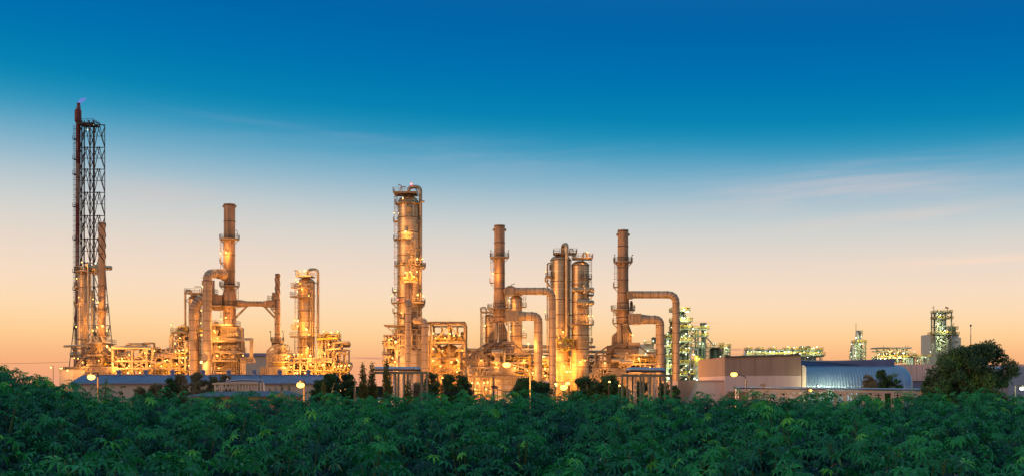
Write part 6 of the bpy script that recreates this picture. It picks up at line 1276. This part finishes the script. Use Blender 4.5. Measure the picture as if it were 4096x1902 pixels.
tree('dark tree at the right end of the blue-topped portal rack', 1728, 1482, 30, 175, 1700, .3, seed=18, low=.3)
tree('brown hedge-like bush seen through the blue-topped portal rack', 1668, 1525, 50, 185, 2100, .34, seed=19, low=.1, m='bush_leaf')
tree('first dark columnar tree, left tip of the leaning pair', 1453, 1444, 30, 120, 3600, .2, 'column', 'conifer_leaf', 20, low=.2, blobs=30, group='dark columnar trees')
tree('second dark columnar tree, right tip of the leaning pair', 1490, 1441, 31, 121, 3800, .2, 'column', 'conifer_leaf', 21, low=.2, blobs=30, group='dark columnar trees')
tree('third dark columnar tree, standing at the blue-topped portal rack', 1546, 1439, 27, 119, 3600, .2, 'column', 'conifer_leaf', 22, low=.2, blobs=30, group='dark columnar trees')
tree('short cone-shaped tree before the posts of the blue-topped portal rack', 1632, 1515, 32, 118, 2400, .2, 'column', 'conifer_leaf', 23, low=.2, blobs=22, group='dark columnar trees')
tree('dark tree right of the shed with ragged top', 1322, 1484, 40, 190, 2300, .34, seed=24, low=.3)
tree('dark tree between the ragged one and the columnar pair', 1395, 1490, 34, 192, 2000, .34, seed=25, low=.3)
tree('low spreading shrub at the right end of the shed', 1272, 1512, 28, 190, 1200, .32, seed=26, low=.2)
tree('small bright yellow-green shrub right of the second glaring lamp', 1294, 1522, 12, 150, 800, .22, 'column', 'yellow_leaf', 27, low=.3, blobs=14)
for i, (x, y, w, lab) in enumerate([(1157, 1518, 11, 'largest small conifer before the shed, just left of the second glaring lamp'), (1127, 1524, 10, 'second small conifer from the right before the shed'), (1103, 1541, 8, 'third small conifer from the right before the shed'), (1080, 1546, 7, 'smallest conifer before the shed, near the box-girder rack'), (1042, 1486, 8, 'thin dark conifer poking above the shed roof ridge')]):
    tree(lab, x, y, w, 140 if i < 4 else 150, 900, .16, 'column', 'conifer_leaf' if i else 'bush_leaf', 30+i, low=.2, blobs=14, group='small conifers before the shed')
for i, (x, y, w, m_, lab) in enumerate([(900, 1492, 34, 'bush_leaf', 'dark bush mass at the right end of the grove, by the box-girder rack'), (850, 1497, 30, 'bush_leaf', 'second bushy tree from the right in the grove before the shed'), (790, 1482, 36, 'bush_leaf', 'tallest brownish tree of the grove, below the fat ducts'), (725, 1490, 32, 'bush_leaf', 'brownish tree left of the tallest one in the grove'), (680, 1502, 28, 'tree_leaf', 'left shoulder tree of the grove before the shed'), (625, 1530, 32, 'bush_leaf', 'low rounded pale bush left of the grove'), (560, 1540, 30, 'bush_leaf', 'lowest pale bush between the feathery shrubs and the grove')]):
    tree(lab, x, y, w, 178-i, 2200, .3, 'round', m_, 40+i, low=.2, group='bushy grove before the shed')
for i, (x, y, w, lab) in enumerate([(424, 1492, 9, 'slender feathery sapling right of the first glaring lamp'), (452, 1515, 24, 'feathery shrub just right of the slender sapling'), (490, 1514, 20, 'feathery shrub with a leaning tip before the shed'), (262, 1490, 30, 'feathery shrub left of the first glaring lamp'), (305, 1516, 26, 'low feathery shrub under the braced heater')]):
    tree(lab, x, y, w, 62, 900, .13, 'bush' if i else 'column', 'tree_leaf', 50+i, low=.3, blobs=24, group='feathery shrubs before the shed')

# ------------------------------------------------ cassava field (one mass of palmate leaves)
rng = np.random.default_rng(99)
pts = []
y = 9.5
while y < 45:
    sp = 1.35; x = -.50*y-3+rng.uniform(0, 1)
    while x < .50*y+3:
        pts.append((x+rng.uniform(-.35, .35), y+rng.uniform(-.35, .35))); x += sp
    y += sp
P = np.array(pts); nP = len(P)
top = canopy(P[:, 0], P[:, 1])+rng.normal(0, .13, nP)*np.where(P[:, 1] < 26, 1.35, .8)+.03
LC = []; LN = []; LS = []; LT = []; SG = []
for (px_, py_), zt in zip(P, top):
    Rc = rng.uniform(.66, 1.15); nl = int(86*Rc*(1.0 if py_ < 28 else .85)); tone = rng.normal(0, .10); ax, ay = rng.uniform(-.15, .15, 2)
    lobes = [(rng.uniform(0, 6.28), rng.uniform(.25, .55)*Rc, rng.uniform(.05, .34)) for _ in range(4)]
    for j in range(nl):
        q = np.sqrt(rng.random()); ang = j*2.4+rng.uniform(-.3, .3); rr = q*Rc
        cxx, cyy = rr*np.cos(ang), rr*np.sin(ang)
        hb = max(lo_[2]*np.exp(-((cxx-lo_[1]*np.cos(lo_[0]))**2+(cyy-lo_[1]*np.sin(lo_[0]))**2)/.09) for lo_ in lobes)
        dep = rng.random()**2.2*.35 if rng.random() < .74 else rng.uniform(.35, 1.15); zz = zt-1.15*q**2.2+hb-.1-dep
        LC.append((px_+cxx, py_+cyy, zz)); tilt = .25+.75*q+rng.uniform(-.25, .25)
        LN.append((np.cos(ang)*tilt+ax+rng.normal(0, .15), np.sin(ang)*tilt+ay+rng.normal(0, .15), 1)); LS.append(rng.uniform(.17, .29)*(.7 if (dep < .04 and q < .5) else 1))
        LT.append(np.clip(.60-.42*q-1.5*dep+hb*1.5+tone+rng.normal(0, .14), 0, 1))  # shade painted into the tint: deep and outer leaves darker, mound tops lighter
    if py_ < 26:
        for _ in range(3):
            a_ = rng.uniform(0, 6.28); SG.append((np.array([px_+.4*np.cos(a_), py_+.4*np.sin(a_), zt-.25]), np.array([px_, py_, zt-1.9])))
LC = np.array(LC); LN = np.array(LN); LN /= np.linalg.norm(LN, axis=1, keepdims=True); LS = np.array(LS); LT = np.array(LT); nL = len(LC)
ref = rng.normal(size=(nL, 3)); U = np.cross(LN, ref); U /= np.linalg.norm(U, axis=1, keepdims=True); Wv = np.cross(LN, U)
lob = 7; VV = []; TT = []
for k in range(lob):
    a = (k-(lob-1)/2)*.80+rng.normal(0, .05, nL); ln = LS*(1.0-.10*abs(k-3))*rng.uniform(.85, 1.1, nL)
    d = U*np.cos(a)[:, None]+Wv*np.sin(a)[:, None]; s = np.cross(LN, d)
    L_ = ln[:, None]; w = .135; dr = (.18+rng.uniform(0, .25, nL))[:, None]
    b = LC; l1 = LC+d*L_*.55+s*L_*w-LN*L_*dr*.15; c1 = LC+d*L_*.55-LN*L_*(dr*.15+.07); r1 = LC+d*L_*.55-s*L_*w-LN*L_*dr*.15; tp = LC+d*L_-LN*L_*dr-np.array([0, 0, .10])*L_
    VV.append(np.stack([b, l1, c1, r1, tp], 1)); TT.append(LT)
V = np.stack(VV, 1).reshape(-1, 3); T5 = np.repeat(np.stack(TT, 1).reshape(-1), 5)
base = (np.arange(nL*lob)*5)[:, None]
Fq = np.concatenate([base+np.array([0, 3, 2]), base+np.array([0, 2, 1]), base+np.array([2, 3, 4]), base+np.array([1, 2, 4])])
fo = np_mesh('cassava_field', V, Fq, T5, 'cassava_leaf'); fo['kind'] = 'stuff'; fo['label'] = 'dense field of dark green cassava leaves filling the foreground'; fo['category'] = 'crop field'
sm_ = MB()
for a, b in SG: sm_.cyl(Vector(b.tolist()), Vector(a.tolist()), .018, .009, 5, False)
so_ = single(sm_, 'cassava_stems', 'stem_green', 'thin stems standing under the cassava leaves', 'crop stems', kind='stuff')
print('leaves', nL, 'plants', nP)
